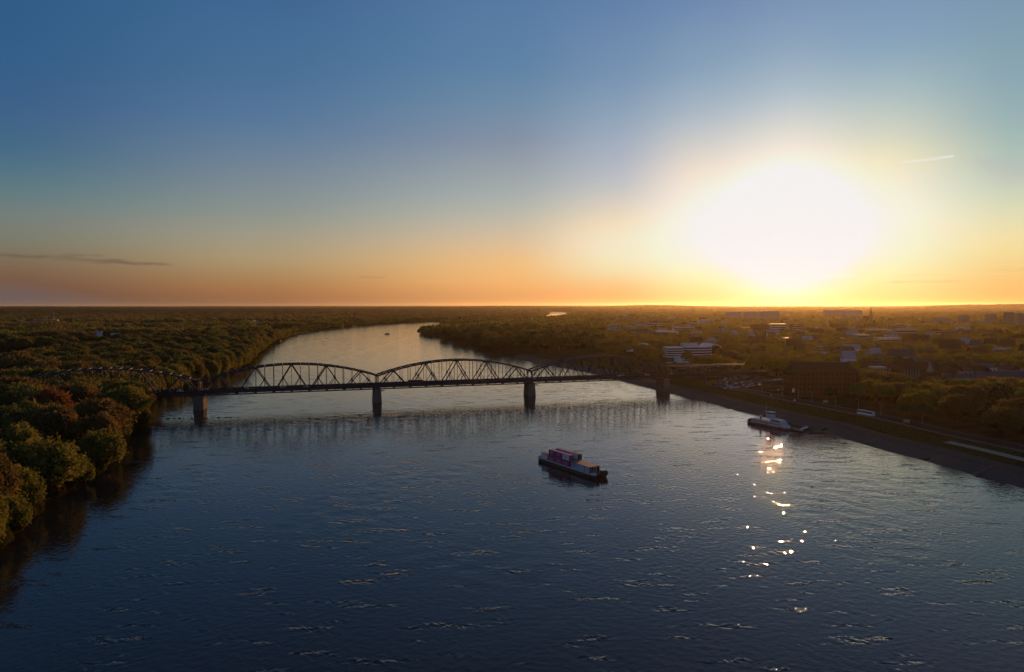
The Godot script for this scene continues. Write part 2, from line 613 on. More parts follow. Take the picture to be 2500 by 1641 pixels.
func leaf_mat(key: String, r: float, g: float, b: float) -> void:
	var m := mat(r, g, b, 0.85)
	m.vertex_color_use_as_albedo = true
	m.backlight_enabled = true
	m.backlight = Color(0.95, 0.95, 0.95)
	m.specular_mode = BaseMaterial3D.SPECULAR_DISABLED
	leaf_mats[key] = m

func setup_trees() -> void:
	bark = mat(0.045, 0.032, 0.022, 0.95)
	leaf_mat("brown", 0.185, 0.125, 0.043)
	leaf_mat("russet", 0.23, 0.09, 0.036)
	leaf_mat("olive", 0.195, 0.178, 0.040)
	leaf_mat("green", 0.095, 0.102, 0.036)
	leaf_mat("yellow", 0.24, 0.19, 0.025)
	leaf_mat("any", 1, 1, 1)
	for i in kinds.size():
		crowns.append(crown(100 + i, kinds[i], 56, 210, 0.05))

func tree(called: String, label: String, x: float, z: float, width: float, high: float, look: String, variant: int, group := "", y = null) -> Node3D:
	var g: float = ground_y(x, z) if y == null else y
	var v := variant % crowns.size()
	var tall: float = [1.05, 1.9, 0.95, 1.3][kinds[v]]
	var o := thing(called, label, "tree", Vector3(x, maxf(g, 0.0) - 0.1, z), x * 0.37 + z * 0.11, group)
	o.scale = Vector3(width, high / tall, width)
	part("crown", crowns[v][0], leaf_mats[look], o)
	part("trunk", crowns[v][1], bark, o)
	return o

func scatter(called: String, label: String, mesh: Mesh, places: Array, colors: Array) -> void:
	if places.is_empty():
		return
	var mm := MultiMesh.new()
	mm.transform_format = MultiMesh.TRANSFORM_3D
	mm.use_colors = true
	mm.mesh = mesh
	mm.instance_count = places.size()
	for i in places.size():
		mm.set_instance_transform(i, places[i])
		mm.set_instance_color(i, colors[i])
	var o := MultiMeshInstance3D.new()
	o.name = numbered(called)
	o.multimesh = mm
	o.material_override = leaf_mats["any"]
	add_child(o)
	tag(o, label, "trees", "", "stuff")

func _ready() -> void:
	# camera
	var cam := Camera3D.new()
	cam.name = "camera"
	cam.position = Vector3(0, 76, 0)
	cam.rotation_degrees = Vector3(-2.559, 0, 0)
	cam.fov = 52.413
	cam.near = 1.0
	cam.far = 120000.0
	add_child(cam)
	cam.current = true
	# sky
	var env := Environment.new()
	env.background_mode = Environment.BG_SKY
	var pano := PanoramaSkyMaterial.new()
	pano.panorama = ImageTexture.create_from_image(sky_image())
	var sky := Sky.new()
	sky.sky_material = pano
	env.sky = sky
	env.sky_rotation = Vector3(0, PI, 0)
	env.tonemap_mode = Environment.TONE_MAPPER_LINEAR
	env.tonemap_exposure = 1.0
	env.sdfgi_enabled = true
	env.ssao_enabled = true
	env.ssil_enabled = true
	env.volumetric_fog_enabled = true
	env.volumetric_fog_density = 0.000013
	env.volumetric_fog_albedo = Color(1.0, 0.92, 0.78)
	env.volumetric_fog_anisotropy = 0.72
	var we := WorldEnvironment.new()
	we.name = "environment"
	we.environment = env
	add_child(we)
	# sun
	var sun := DirectionalLight3D.new()
	sun.name = "sun"
	sun.light_color = Color(1.0, 0.72, 0.42)
	sun.light_energy = 1.25
	sun.light_angular_distance = 0.5
	sun.shadow_enabled = true
	add_child(sun)
	var az := deg_to_rad(SUN_AZ)
	var el := deg_to_rad(SUN_EL)
	sun.look_at_from_position(Vector3(sin(az) * cos(el), sin(el), -cos(az) * cos(el)) * 1000.0, Vector3.ZERO)
	setup_land()
	make_ground()
	make_water()
	setup_trees()
	build_all()

func build_all() -> void:
	materials()
	make_banks()
	make_bridge()
	make_barge()
	make_boats()
	make_cars()
	make_buildings()
	make_street_things()
	make_trees()

func materials() -> void:
	M.steel = mat(0.014, 0.017, 0.024, 0.55, 0.0, grain(31, 0.02, 0.7, 1.0), 9.0)
	M.deck = mat(0.022, 0.024, 0.028, 0.8)
	M.asphalt = mat(0.05, 0.047, 0.045, 0.9, 0.0, grain(32, 0.02, 0.7, 1.0), 20.0)
	M.granite = mat(0.27, 0.21, 0.165, 0.85, 0.0, grain(33, 0.03, 0.55, 1.0), 6.0)
	M.paving = mat(0.17, 0.155, 0.14, 0.9, 0.0, grain(34, 0.03, 0.6, 1.0), 14.0)
	M.stones = mat(0.19, 0.17, 0.15, 0.9, 0.0, grain(44, 0.06, 0.25, 1.0, 3), 9.0)
	M.slab = mat(0.13, 0.115, 0.10, 0.9, 0.0, grain(35, 0.03, 0.5, 1.0), 11.0)
	M.grass = mat(0.055, 0.06, 0.018, 1.0, 0.0, grain(36, 0.02, 0.5, 1.0), 30.0)
	M.meadow = mat(0.05, 0.085, 0.022, 1.0, 0.0, grain(37, 0.02, 0.6, 1.0), 120.0)
	M.mud = mat(0.07, 0.055, 0.04, 0.95)
	M.white = mat(0.60, 0.58, 0.56, 0.85)
	M.offwhite = mat(0.46, 0.44, 0.41, 0.85)
	M.cream = mat(0.30, 0.25, 0.18, 0.85)
	M.grey = mat(0.25, 0.25, 0.25, 0.8)
	M.dark = mat(0.02, 0.02, 0.022, 0.6)
	M.brick = mat(0.17, 0.065, 0.04, 0.9, 0.0, grain(38, 0.05, 0.6, 1.0), 5.0)
	M.rooftile = mat(0.13, 0.055, 0.035, 0.9, 0.0, grain(39, 0.05, 0.6, 1.0), 5.0)
	M.slate = mat(0.05, 0.042, 0.042, 0.6, 0.0, grain(40, 0.05, 0.6, 1.0), 6.0)
	M.glass = mat(0.015, 0.018, 0.022, 0.08)
	M.metal = mat(0.5, 0.5, 0.5, 0.35, 0.6)
	M.sheet = mat(0.42, 0.42, 0.43, 0.85)
	M.boat = mat(0.45, 0.44, 0.45, 0.7)
	M.rubber = mat(0.015, 0.015, 0.015, 0.9)
	M.red = mat(0.30, 0.035, 0.03, 0.5)

func make_banks() -> void:
	var line := []
	for p in RIGHT:
		if p[1] > -1005 and p[1] < 250:
			line.append(p)
	solo("embankment", strip(line, -1.5, 10.4, 0.06), M.stones, "sloping stone-paved embankment along the right bank of the river", "embankment", "", "structure")
	solo("promenade", strip(line, 10.6, 21.4, 0.09), M.slab, "paved riverside promenade above the stone embankment", "promenade", "", "structure")
	solo("grass_bank", strip(line, 21.6, 42.5, 0.05), M.grass, "grassy bank between the promenade and the riverside road", "grass", "", "structure")
	var near := []
	for p in line:
		if p[1] > -640:
			near.append(p)
	solo("road", strip(near, 45, 56, 0.10), M.asphalt, "riverside road that runs behind the grassy bank", "road", "", "structure")
	solo("pavement", strip(near, 56.2, 59.5, 0.22), M.slab, "pavement on the town side of the riverside road", "pavement", "", "structure")
	# a low retaining wall between grass and road
	var wall := S()
	var w := strip(near, 43.2, 43.8, 0.0).v
	for i in range(0, w.size() - 5, 6):
		wall.hexa([w[i], w[i + 1], w[i + 2], w[i + 5], w[i] + Vector3.UP * 0.9, w[i + 1] + Vector3.UP * 0.9, w[i + 2] + Vector3.UP * 0.9, w[i + 5] + Vector3.UP * 0.9])
	solo("retaining_wall", wall, M.granite, "low stone retaining wall between grassy bank and riverside road", "wall")
	var path := []
	for p in line:
		if p[1] > -367 and p[1] < 0:
			path.append(p)
	solo("footpath", strip(path, 30.5, 35.5, 0.12), M.cream, "pale footpath in the grass below the trees on the right", "path", "", "structure")
	# concrete joints that divide the paved slope
	for k in 16:
		var z := -330.0 - k * 42.0
		var a := bank_point(z, 0.2)
		var b := bank_point(z, 10.2)
		var s := S()
		s.beam(a + Vector3.UP * 0.1, b + Vector3.UP * 0.1, 0.5, 0.12)
		solo("paving_kerb", s, M.granite, "pale concrete kerb running down the paved slope", "kerb", "kerbs that divide the paved slope", "structure")
	# steps down to the water
	for z in [-303.0, -452.0]:
		var t := thing("river_steps", "flight of steps down the paved slope at the right edge" if z > -400 else "flight of steps down the paved slope beside the moored boat", "steps")
		for k in 11:
			var a := bank_point(z, 0.4 + k * 0.9)
			part("step", box1(Vector3(1.0, 0.5, 2.2)), M.granite, t, a + Vector3.UP * 0.05, -0.15)
	# car park
	var lot := S()
	for i in 12:
		for j in 8:
			var q := []
			for o in [[0, 0], [1, 0], [1, 1], [0, 1]]:
				var p: Vector2 = Vector2(146, -590) + Vector2(0.95, -0.3) * ((i + o[0]) * 6.0) + Vector2(-0.22, -0.97) * ((j + o[1]) * 6.4)
				q.append(Vector3(p.x + 34, ground_y(p.x + 34, p.y) + 0.14, p.y))
			s_quad(lot, q)
	solo("car_park", lot, M.asphalt, "asphalt car park beside the end of the bridge", "car park", "", "structure")
	for f in [[-845, -1300, 170, 420, 0.45], [-1010, -1420, 190, 360, 0.55], [-560, -1220, 90, 150, 0.3], [-720, -1560, 120, 260, 0.35], [-1240, -2500, 340, 700, 0.4], [-1880, -2700, 260, 560, 0.6]]:
		var s := S()
		for i in 6:
			for j in 6:
				var q := []
				for o in [[0, 0], [1, 0], [1, 1], [0, 1]]:
					var p := Vector2((i + o[0]) / 6.0 - 0.5, (j + o[1]) / 6.0 - 0.5) * Vector2(f[2], f[3])
					p = p.rotated(f[4]) + Vector2(f[0], f[1])
					q.append(Vector3(p.x, ground_y(p.x, p.y) + 0.25, p.y))
				s_quad(s, q)
		solo("field", s, M.meadow, "open green meadow among the woods of the left bank", "field", "", "structure")

func s_quad(s: Shape, q: Array) -> void:
	s.quad(q[0], q[1], q[2], q[3])

func bank_point(z: float, off: float) -> Vector3:
	for i in RIGHT.size() - 1:
		var a := Vector2(RIGHT[i][0], RIGHT[i][1])
		var b := Vector2(RIGHT[i + 1][0], RIGHT[i + 1][1])
		if z <= a.y and z >= b.y:
			var t := (b - a).normalized()
			var p := a.lerp(b, (z - a.y) / (b.y - a.y)) + Vector2(-t.y, t.x) * off
			return Vector3(p.x, ground_y(p.x, p.y), p.y)
	return Vector3.ZERO

var boxes := {}
func box1(size: Vector3) -> ArrayMesh:  # boxes of one size share a mesh; the origin is at the middle of the base
	if not boxes.has(size):
		var s := S()
		s.box(Vector3(0, size.y * 0.5, 0), size)
		boxes[size] = s.done()
	return boxes[size]

# ------------------------------------------------------------------ the bridge
const SPAN := 128.5
const BRIDGE_TURN := 0.3105
const BRIDGE_AT := Vector3(-229.7, 0, -500.4)

func on_bridge(along: float, across: float) -> Vector3:
	return BRIDGE_AT + Basis(Vector3.UP, BRIDGE_TURN) * Vector3(along, 13.22, across)

func arch(s: float) -> float:
	var u := 2.0 * s / SPAN - 1.0
	return 20.8 + 10.7 * (1.0 - u * u)

func make_bridge() -> void:
	var t := thing("truss_bridge", "long dark steel road bridge of arched trusses across the river", "bridge", BRIDGE_AT, BRIDGE_TURN)
	var x0 := -SPAN - 70.0
	var x1 := 3.0 * SPAN + 190.0
	var s := S()
	s.box(Vector3((x0 + x1) / 2, 12.35, 0), Vector3(x1 - x0, 1.3, 14.6))
	part("deck", s, M.deck, t)
	s = S()
	s.box(Vector3((x0 + x1) / 2, 13.1, 0), Vector3(x1 - x0, 0.2, 9.0))
	part("roadway", s, M.asphalt, t)
	for z in [-1, 1]:
		s = S()
		s.box(Vector3((x0 + x1) / 2, 13.45, z * 7.35), Vector3(x1 - x0, 1.5, 0.12))
		part("parapet", s, M.steel, t)
		s = S()
		s.box(Vector3((x0 + x1) / 2, 14.62, z * 7.35), Vector3(x1 - x0, 0.09, 0.09))
		var x := x0
		while x < x1:
			s.box(Vector3(x, 14.4, z * 7.35), Vector3(0.08, 0.5, 0.08))
			x += 3.2
		part("handrail", s, M.steel, t)
	for k in range(-1, 4):
		var b := k * SPAN
		if k == 3:
			break
		var n := 20
		var p := SPAN / n
		for z in [-5.6, 5.6]:
			s = S()
			for i in n:
				s.beam(Vector3(b + i * p + 0.4, arch(i * p), z), Vector3(b + (i + 1) * p + (0.0 if i < n - 1 else -0.4), arch((i + 1) * p), z), 0.7, 1.15)
			part("top_chord", s, M.steel, t)
			s = S()
			s.box(Vector3(b + SPAN / 2, 10.5, z), Vector3(SPAN - 1.0, 0.85, 0.7))
			for i in range(n + 1):
				s.box(Vector3(b + clampf(i * p, 0.6, SPAN - 0.6), 11.3, z), Vector3(0.5 if i % 2 else 1.6, 0.8, 0.5))
			part("bottom_chord", s, M.steel, t)
			for e in [0.5, SPAN - 0.5]:
				s = S()
				s.beam(Vector3(b + e, 10.5, z), Vector3(b + e, 20.9, z), 0.6, 0.55, Vector3.RIGHT)
				part("end_post", s, M.steel, t)
			for i in range(1, n):
				s = S()
				s.beam(Vector3(b + i * p, 10.7, z), Vector3(b + i * p, arch(i * p) - 0.3, z), 0.3 if i % 4 else 0.42, 0.3, Vector3.RIGHT)
				part("hanger", s, M.steel, t)
			for m in 5:
				var lo0 := Vector3(b + m * 4 * p + 0.5, 10.9, z)
				var lo1 := Vector3(b + (m + 1) * 4 * p - 0.5, 10.9, z)
				var hi := Vector3(b + (m * 4 + 2) * p, arch((m * 4 + 2) * p) - 0.2, z)
				for lo in [lo0, lo1]:
					s = S()
					s.beam(lo, hi, 0.5, 0.72, Vector3.BACK)
					var mid: Vector3 = (lo + hi) / 2
					s.box(mid, Vector3(1.5, 1.5, 0.56))
					s.box(hi + Vector3(0, -0.3, 0), Vector3(2.4, 1.5, 0.62))
					part("diagonal", s, M.steel, t)
					s = S()
					s.beam(mid, Vector3(hi.x, 11.0, z), 0.34, 0.4, Vector3.BACK)
					part("sub_strut", s, M.steel, t)
		for i in range(0, n + 1):
			var xx := b + clampf(i * p, 0.5, SPAN - 0.5)
			s = S()
			s.beam(Vector3(xx, arch(i * p) + 0.25, -5.4), Vector3(xx, arch(i * p) + 0.25, 5.4), 0.4, 0.5)
			part("cross_strut", s, M.steel, t)
			if i < n:
				s = S()
				var zz := 5.4 if i % 2 else -5.4
				s.beam(Vector3(xx, arch(i * p) + 0.1, zz), Vector3(b + (i + 1) * p, arch((i + 1) * p) + 0.1, -zz), 0.3, 0.3)
				part("lateral_brace", s, M.steel, t)
		for e in [0.5, SPAN - 0.5]:     # portal frames with curved knees
			s = S()
			for q in [-1, 1]:
				s.beam(Vector3(b + e, 17.6, q * 5.4), Vector3(b + e, 20.2, q * 3.2), 0.35, 0.5)
			s.box(Vector3(b + e, 20.2, 0), Vector3(0.4, 0.7, 10.6))
			part("portal_frame", s, M.steel, t)
	# the flat-topped span over the right bank
	var f0 := 3.0 * SPAN + 2.0
	for z in [-5.6, 5.6]:
		s = S()
		s.box(Vector3(f0 + 41, 20.7, z), Vector3(80, 0.7, 0.6))
		part("top_chord", s, M.steel, t)
		s = S()
		s.box(Vector3(f0 + 41, 10.5, z), Vector3(80, 0.85, 0.7))
		part("bottom_chord", s, M.steel, t)
		for i in 11:
			s = S()
			s.beam(Vector3(f0 + 1 + i * 8, 10.7, z), Vector3(f0 + 1 + i * 8, 20.6, z), 0.4, 0.4, Vector3.RIGHT)
			part("hanger", s, M.steel, t)
			if i < 10:
				s = S()
				s.beam(Vector3(f0 + 1 + i * 8, 10.8 if i % 2 else 20.5, z), Vector3(f0 + 9 + i * 8, 20.5 if i % 2 else 10.8, z), 0.45, 0.5, Vector3.BACK)
				part("diagonal", s, M.steel, t)
	for i in 11:
		s = S()
		s.beam(Vector3(f0 + 1 + i * 8, 20.8, -5.3), Vector3(f0 + 1 + i * 8, 20.8, 5.3), 0.35, 0.45)
		part("cross_strut", s, M.steel, t)
	var plan := [Vector2(-2.9, -6.2), Vector2(0, -8.2), Vector2(2.9, -6.2), Vector2(2.9, 6.0), Vector2(1.0, 7.6), Vector2(-2.9, 7.0)]
	for k in range(-1, 5):
		var wide := []
		for q in plan:
			wide.append(q * (1.22 if k < 3 else 1.3))
		s = S()
		s.extrude(wide, -1.5, 9.3, 0.84, -0.06)
		var x: float = k * SPAN if k < 4 else 3 * SPAN + 84.0
		var o := part("pier", s, M.granite, t, Vector3(x, 0, 0))
		s = S()
		s.box(Vector3(0, 9.65, 0), Vector3(5.8, 0.7, 13.6))
		s.box(Vector3(-0.8, 10.03, 5.6), Vector3(1.0, 0.5, 1.2))
		s.box(Vector3(-0.8, 10.03, -5.6), Vector3(1.0, 0.5, 1.2))
		part("bearing_shelf", s, M.granite, o)
		s = S()
		s.box(Vector3(4.0, 9.2, 5.6), Vector3(3.4, 0.2, 2.0))
		s.beam(Vector3(2.6, 8.0, 5.6), Vector3(5.0, 9.1, 5.6), 0.3, 0.3)
		for q in 3:
			s.box(Vector3(2.9 + q * 1.3, 9.8, 6.5), Vector3(0.07, 1.1, 0.07))
		part("inspection_platform", s, M.steel, o)
	# plain piers under the approach on land
	for x in [SPAN * 3 + 120.0, SPAN * 3 + 155.0, -SPAN - 38.0]:
		s = S()
		s.frustum(Vector3(x, 2, 0), 3.6, 13, 3.0, 12.4, 9.7)
		part("approach_pier", s, M.granite, t)

# ------------------------------------------------------------------ the barge
const BARGE_TURN := -0.999
const BARGE_AT := Vector3(15.5, 0, -334.6)

func on_barge(p: Vector3) -> Vector3:
	return BARGE_AT + Basis(Vector3.UP, BARGE_TURN) * p

func container(label: String, at: Vector3, size: Vector3, m: Material, roof: Material, panels: Array) -> void:
	# a box container with corner posts, ribs and a roof; panels: [side 0 near / 1 far / 2 fore, from, to, low, high, material]
	var t := thing("shipping_container", label, "container", on_barge(at), BARGE_TURN, "")
	var s := S()
	s.box(Vector3(0, size.y / 2, 0), size - Vector3(0.1, 0.12, 0.1))
	part("shell", s, m, t)
	s = S()
	for x in [-1, 1]:
		for z in [-1, 1]:
			s.box(Vector3(x * (size.x / 2 - 0.08), size.y / 2, z * (size.z / 2 - 0.08)), Vector3(0.17, size.y - 0.004, 0.17))
	for y in [0.08, size.y - 0.08]:
		for z in [-1, 1]:
			s.box(Vector3(0, y, z * (size.z / 2 - 0.07)), Vector3(size.x - 0.35, 0.15, 0.15))
	part("corner_frame", s, m, t)
	s = S()
	var n := int(size.x / 0.42)
	for i in n:
		s.box(Vector3(-size.x / 2 + (i + 0.5) * size.x / n, size.y / 2, 0), Vector3(0.16, size.y - 0.36, size.z - 0.03))
	part("rib", s, m, t).set_meta("kind", "stuff")
	s = S()
	s.box(Vector3(0, size.y - 0.02, 0), Vector3(size.x - 0.3, 0.06, size.z - 0.3))
	for i in 4:
		s.box(Vector3(-size.x / 2 + (i + 0.7) * size.x / 4.4, size.y + 0.03, 0), Vector3(0.18, 0.05, size.z - 0.5))
	part("roof", s, roof, t)
	for p in panels:
		s = S()
		if p[0] == 2:
			s.box(Vector3(size.x / 2 + 0.02, (p[3] + p[4]) / 2, (p[1] + p[2]) / 2), Vector3(0.06, p[4] - p[3], p[2] - p[1]))
		else:
			s.box(Vector3((p[1] + p[2]) / 2, (p[3] + p[4]) / 2, (size.z / 2 + 0.03) * (1 if p[0] == 0 else -1)), Vector3(p[2] - p[1], p[4] - p[3], 0.06))
		part("panel" if absf(p[4] - p[3]) > 0.5 else "stripe", s, p[5], t)

func make_barge() -> void:
	var t := thing("cargo_barge", "long low river barge carrying purple and white containers midstream", "barge", BARGE_AT, BARGE_TURN)
	var hull := mat(0.035, 0.03, 0.032, 0.6)
	var plan := [Vector2(0.6, -3.6), Vector2(2.5, -4.15), Vector2(41, -4.15), Vector2(44.6, -3.5), Vector2(45.6, -1.5), Vector2(45.6, 1.5), Vector2(44.6, 3.5), Vector2(41, 4.15), Vector2(2.5, 4.15), Vector2(0.6, 3.6), Vector2(0, 1.6), Vector2(0, -1.6)]
	var s := S()
	var lo := []
	var hi := []
	for p in plan:
		var q: Vector2 = p
		lo.append(Vector3(22.8 + (q.x - 22.8) * (0.90 if q.x > 40 else 0.985), -0.9, q.y * 0.95))
		hi.append(Vector3(q.x, 1.5, q.y))
	for i in plan.size():
		var j := (i + 1) % plan.size()
		s.quad(lo[i], lo[j], hi[j], hi[i])
	part("hull", s, hull, t)
	s = S()
	var d := []
	for q in hi:
		d.append(q + Vector3(0, 0.35, 0))
	s.fan(d)
	part("deck", s, mat(0.09, 0.06, 0.05, 0.9), t)
	s = S()
	for i in hi.size():
		var a: Vector3 = hi[i]
		var b: Vector3 = hi[(i + 1) % hi.size()]
		if a.x > 43.9 and b.x > 43.9:
			continue
		s.beam(a + Vector3(0, 0.24, 0), b + Vector3(0, 0.24, 0), 0.26, 0.5)
	part("rubbing_strake", s, mat(0.42, 0.42, 0.44, 0.6), t)
	for z in [-1, 1]:
		s = S()
		s.hexa([Vector3(42.0, 1.5, z * 4.0), Vector3(44.7, 1.5, z * 3.4), Vector3(44.6, 1.5, z * 3.2), Vector3(42.0, 1.5, z * 3.8), Vector3(42.0, 2.4, z * 4.0), Vector3(44.7, 2.9, z * 3.4), Vector3(44.6, 2.9, z * 3.2), Vector3(42.0, 2.4, z * 3.8)])
		part("bulwark", s, M.offwhite, t)
	s = S()
	s.box(Vector3(43.6, 2.3, -1.6), Vector3(1.4, 0.8, 2.2))
	s.tube(Vector3(43.6, 2.6, -3.0), Vector3(43.6, 2.6, -0.4), 0.55, 0.55, 10)
	s.tube(Vector3(44.3, 1.9, -2.9), Vector3(44.3, 3.9, -2.9), 0.1, 0.08)
	part("anchor_winch", s, M.dark, t)
	s = S()
	for k in 3:
		s.tube(Vector3(43.9, 1.8, k * 1.0 + 0.4), Vector3(43.9, 2.5, k * 1.0 + 0.4), 0.16, 0.18, 8)
	part("bollard", s, M.dark, t)
	s = S()
	s.tube(Vector3(1.9, 1.8, 2.2), Vector3(1.7, 5.4, 2.2), 0.13, 0.07)
	part("signal_post", s, M.dark, t)
	s = S()
	s.tube(Vector3(0.5, 1.8, -0.4), Vector3(-0.1, 5.0, -0.4), 0.05, 0.03)
	s.tube(Vector3(-0.1, 5.0, -0.4), Vector3(1.6, 6.2, -0.4), 0.04, 0.03)
	part("flag_staff", s, M.dark, t)
	s = S()
	for k in 14:
		s.tube(Vector3(0.8 + k * 0.12, 1.8, 3.4 - k * 0.02), Vector3(0.8 + k * 0.12, 2.7, 3.4 - k * 0.02), 0.02, 0.02, 4)
	s.tube(Vector3(0.4, 2.7, -3.0), Vector3(0.4, 2.7, 3.0), 0.035, 0.035, 5)
	s.tube(Vector3(0.4, 2.7, 3.0), Vector3(3.0, 2.7, 3.7), 0.035, 0.035, 5)
	part("stern_railing", s, M.dark, t)
	s = S()
	for k in 12:
		s.box(Vector3(3.0 + k * 3.4, 1.0, 4.16), Vector3(0.18, 1.2, 0.12))
	part("hull_fender", s, M.rubber, t)
	# cabin in the fore part
	var c := thing("deck_cabin", "single storey pale blue cabin with wooden flat roof on the barge foredeck", "cabin", on_barge(Vector3(33.8, 1.86, 0.8)), BARGE_TURN)
	var blue := mat(0.34, 0.42, 0.52, 0.6)
	var navy := mat(0.02, 0.035, 0.10, 0.6)
	s = S()
	s.box(Vector3(0, 1.32, 0), Vector3(13.3, 2.64, 5.8))
	part("wall", s, mat(0.10, 0.045, 0.05, 0.7), c)
	for k in 22:
		var plank := part("roof_plank", box1(Vector3(0.6, 0.14, 6.3)), [mat(0.24, 0.12, 0.06, 0.6), mat(0.30, 0.17, 0.10, 0.5), mat(0.20, 0.10, 0.055, 0.6)][(k * 7) % 3], c, Vector3(-6.5 + k * 0.62, 2.66, 0))
		plank.rotation.x = 0.002 * (k % 3)
	for p in [[-6.4, -2.3], [-1.9, 2.9], [3.4, 6.4]]:
		s = S()
		s.box(Vector3((p[0] + p[1]) / 2, 1.3, 2.95), Vector3(p[1] - p[0], 2.3, 0.1))
		var o := part("side_panel", s, blue, c)
		if p[0] < -5.0:
			for k in 3:
				s = S()
				s.box(Vector3(-4.6 + (0.0 if k < 2 else 0.4), 2.05 - k * 0.55, 3.02), Vector3([2.2, 3.0, 1.8][k], 0.26, 0.04))
				part("lettering_bar", s, navy, o)
	for p in [-2.05, -1.25, 1.45, 2.3]:
		s = S()
		s.box(Vector3(6.7, 1.25, p), Vector3(0.08, 2.3, 0.75 if absf(p) < 2 else 0.85))
		part("window", s, M.glass, c)
	var door := part("door", box1(Vector3(0.1, 2.3, 1.7)), M.glass, c, Vector3(6.7, 0.1, 0.1))
	for p in [[-0.85, 0.14], [0.85, 0.14], [0.0, 0.12]]:
		part("frame", box1(Vector3(0.1, 2.3, p[1])), M.white, door, Vector3(0.05, 0.0, p[0]))
	part("frame", box1(Vector3(0.1, 0.14, 1.56)), M.white, door, Vector3(0.052, 2.14, 0))
	for p in [-2.6, -0.95, 1.95, 2.75]:
		part("post", box1(Vector3(0.12, 2.5, 0.1)), M.offwhite, c, Vector3(6.78, 0, p))
	s = S()
	s.box(Vector3(7.5, 1.0, 0), Vector3(0.05, 0.06, 5.6))
	for k in 8:
		s.box(Vector3(7.5, 0.5, -2.8 + k * 0.8), Vector3(0.05, 1.0, 0.05))
	part("railing", s, M.grey, c)
	# containers
	var plum := mat(0.34, 0.04, 0.11, 0.55)
	var plum2 := mat(0.28, 0.035, 0.11, 0.55)
	var mauve := mat(0.36, 0.20, 0.24, 0.5)
	var rust := mat(0.32, 0.10, 0.05, 0.6)
	var brown := mat(0.09, 0.055, 0.03, 0.7)
	var pale := mat(0.66, 0.62, 0.66, 0.6)
	var line := mat(0.55, 0.42, 0.5, 0.6)
	var mid := mat(0.14, 0.12, 0.22, 0.6)
	container("short orange-roofed container with a white sign, nearest the barge stern", Vector3(6.2, 1.86, 2.3), Vector3(5.4, 2.6, 2.5), rust, mat(0.28, 0.08, 0.04, 0.6), [[0, -2.6, 2.0, 0.25, 2.35, pale], [0, -1.6, -1.2, 1.3, 2.1, mid], [0, -0.6, 1.5, 1.75, 1.95, mid], [0, -0.6, 1.2, 1.35, 1.5, mid]])
	var near_row := ["aftmost", "middle", "foremost"]
	for k in 3:
		for up in 2:
			var x := 12.3 + k * 5.42
			var ps := []
			if up == 0:
				for q in 4:
					ps.append([0, -2.1, 1.4 - 0.35 * ((q * 2 + k) % 3), 0.4 + q * 0.42, 0.5 + q * 0.42, line])
			elif k == 2:
				ps = [[0, -2.5, 2.4, 0.2, 2.3, pale], [0, -0.9, -0.1, 0.9, 1.8, mid], [0, 0.2, 0.8, 0.8, 1.7, mat(0.30, 0.03, 0.05, 0.6)], [0, 1.4, 1.9, 1.7, 2.0, mid]]
			else:
				for q in 3:
					ps.append([0, -1.6, 0.9 - 0.4 * ((q + k) % 2), 0.9 + q * 0.5, 1.03 + q * 0.5, line])
			var which := "%s %s container of the near purple row on the barge" % [near_row[k], "upper" if up else "lower"]
			if up == 1 and k == 2:
				which = "purple container with a large white panel, foremost upper one of the near row"
			container(which, Vector3(x, 1.86 + up * 2.62, 2.45), Vector3(5.36, 2.58, 2.44), plum if (k + up) % 2 else plum2, mauve, ps)
	for k in 3:
		for up in 2:
			var x := 12.1 + k * 5.72
			var m: Material = brown if k == 2 else (plum if (k + up) % 2 else plum2)
			var ps := []
			if k == 2:
				ps = [[0, -2.7, 2.7, 0.25, 2.35, pale]]
			container("%s %s container of the far row behind the near purple row" % ["brown white-sided foremost" if k == 2 else near_row[k] + " purple", "upper" if up else "lower"], Vector3(x, 1.86 + up * 2.62, -1.95), Vector3(5.66, 2.58, 2.44), m, mauve if k < 2 else mat(0.22, 0.11, 0.06, 0.6), ps)

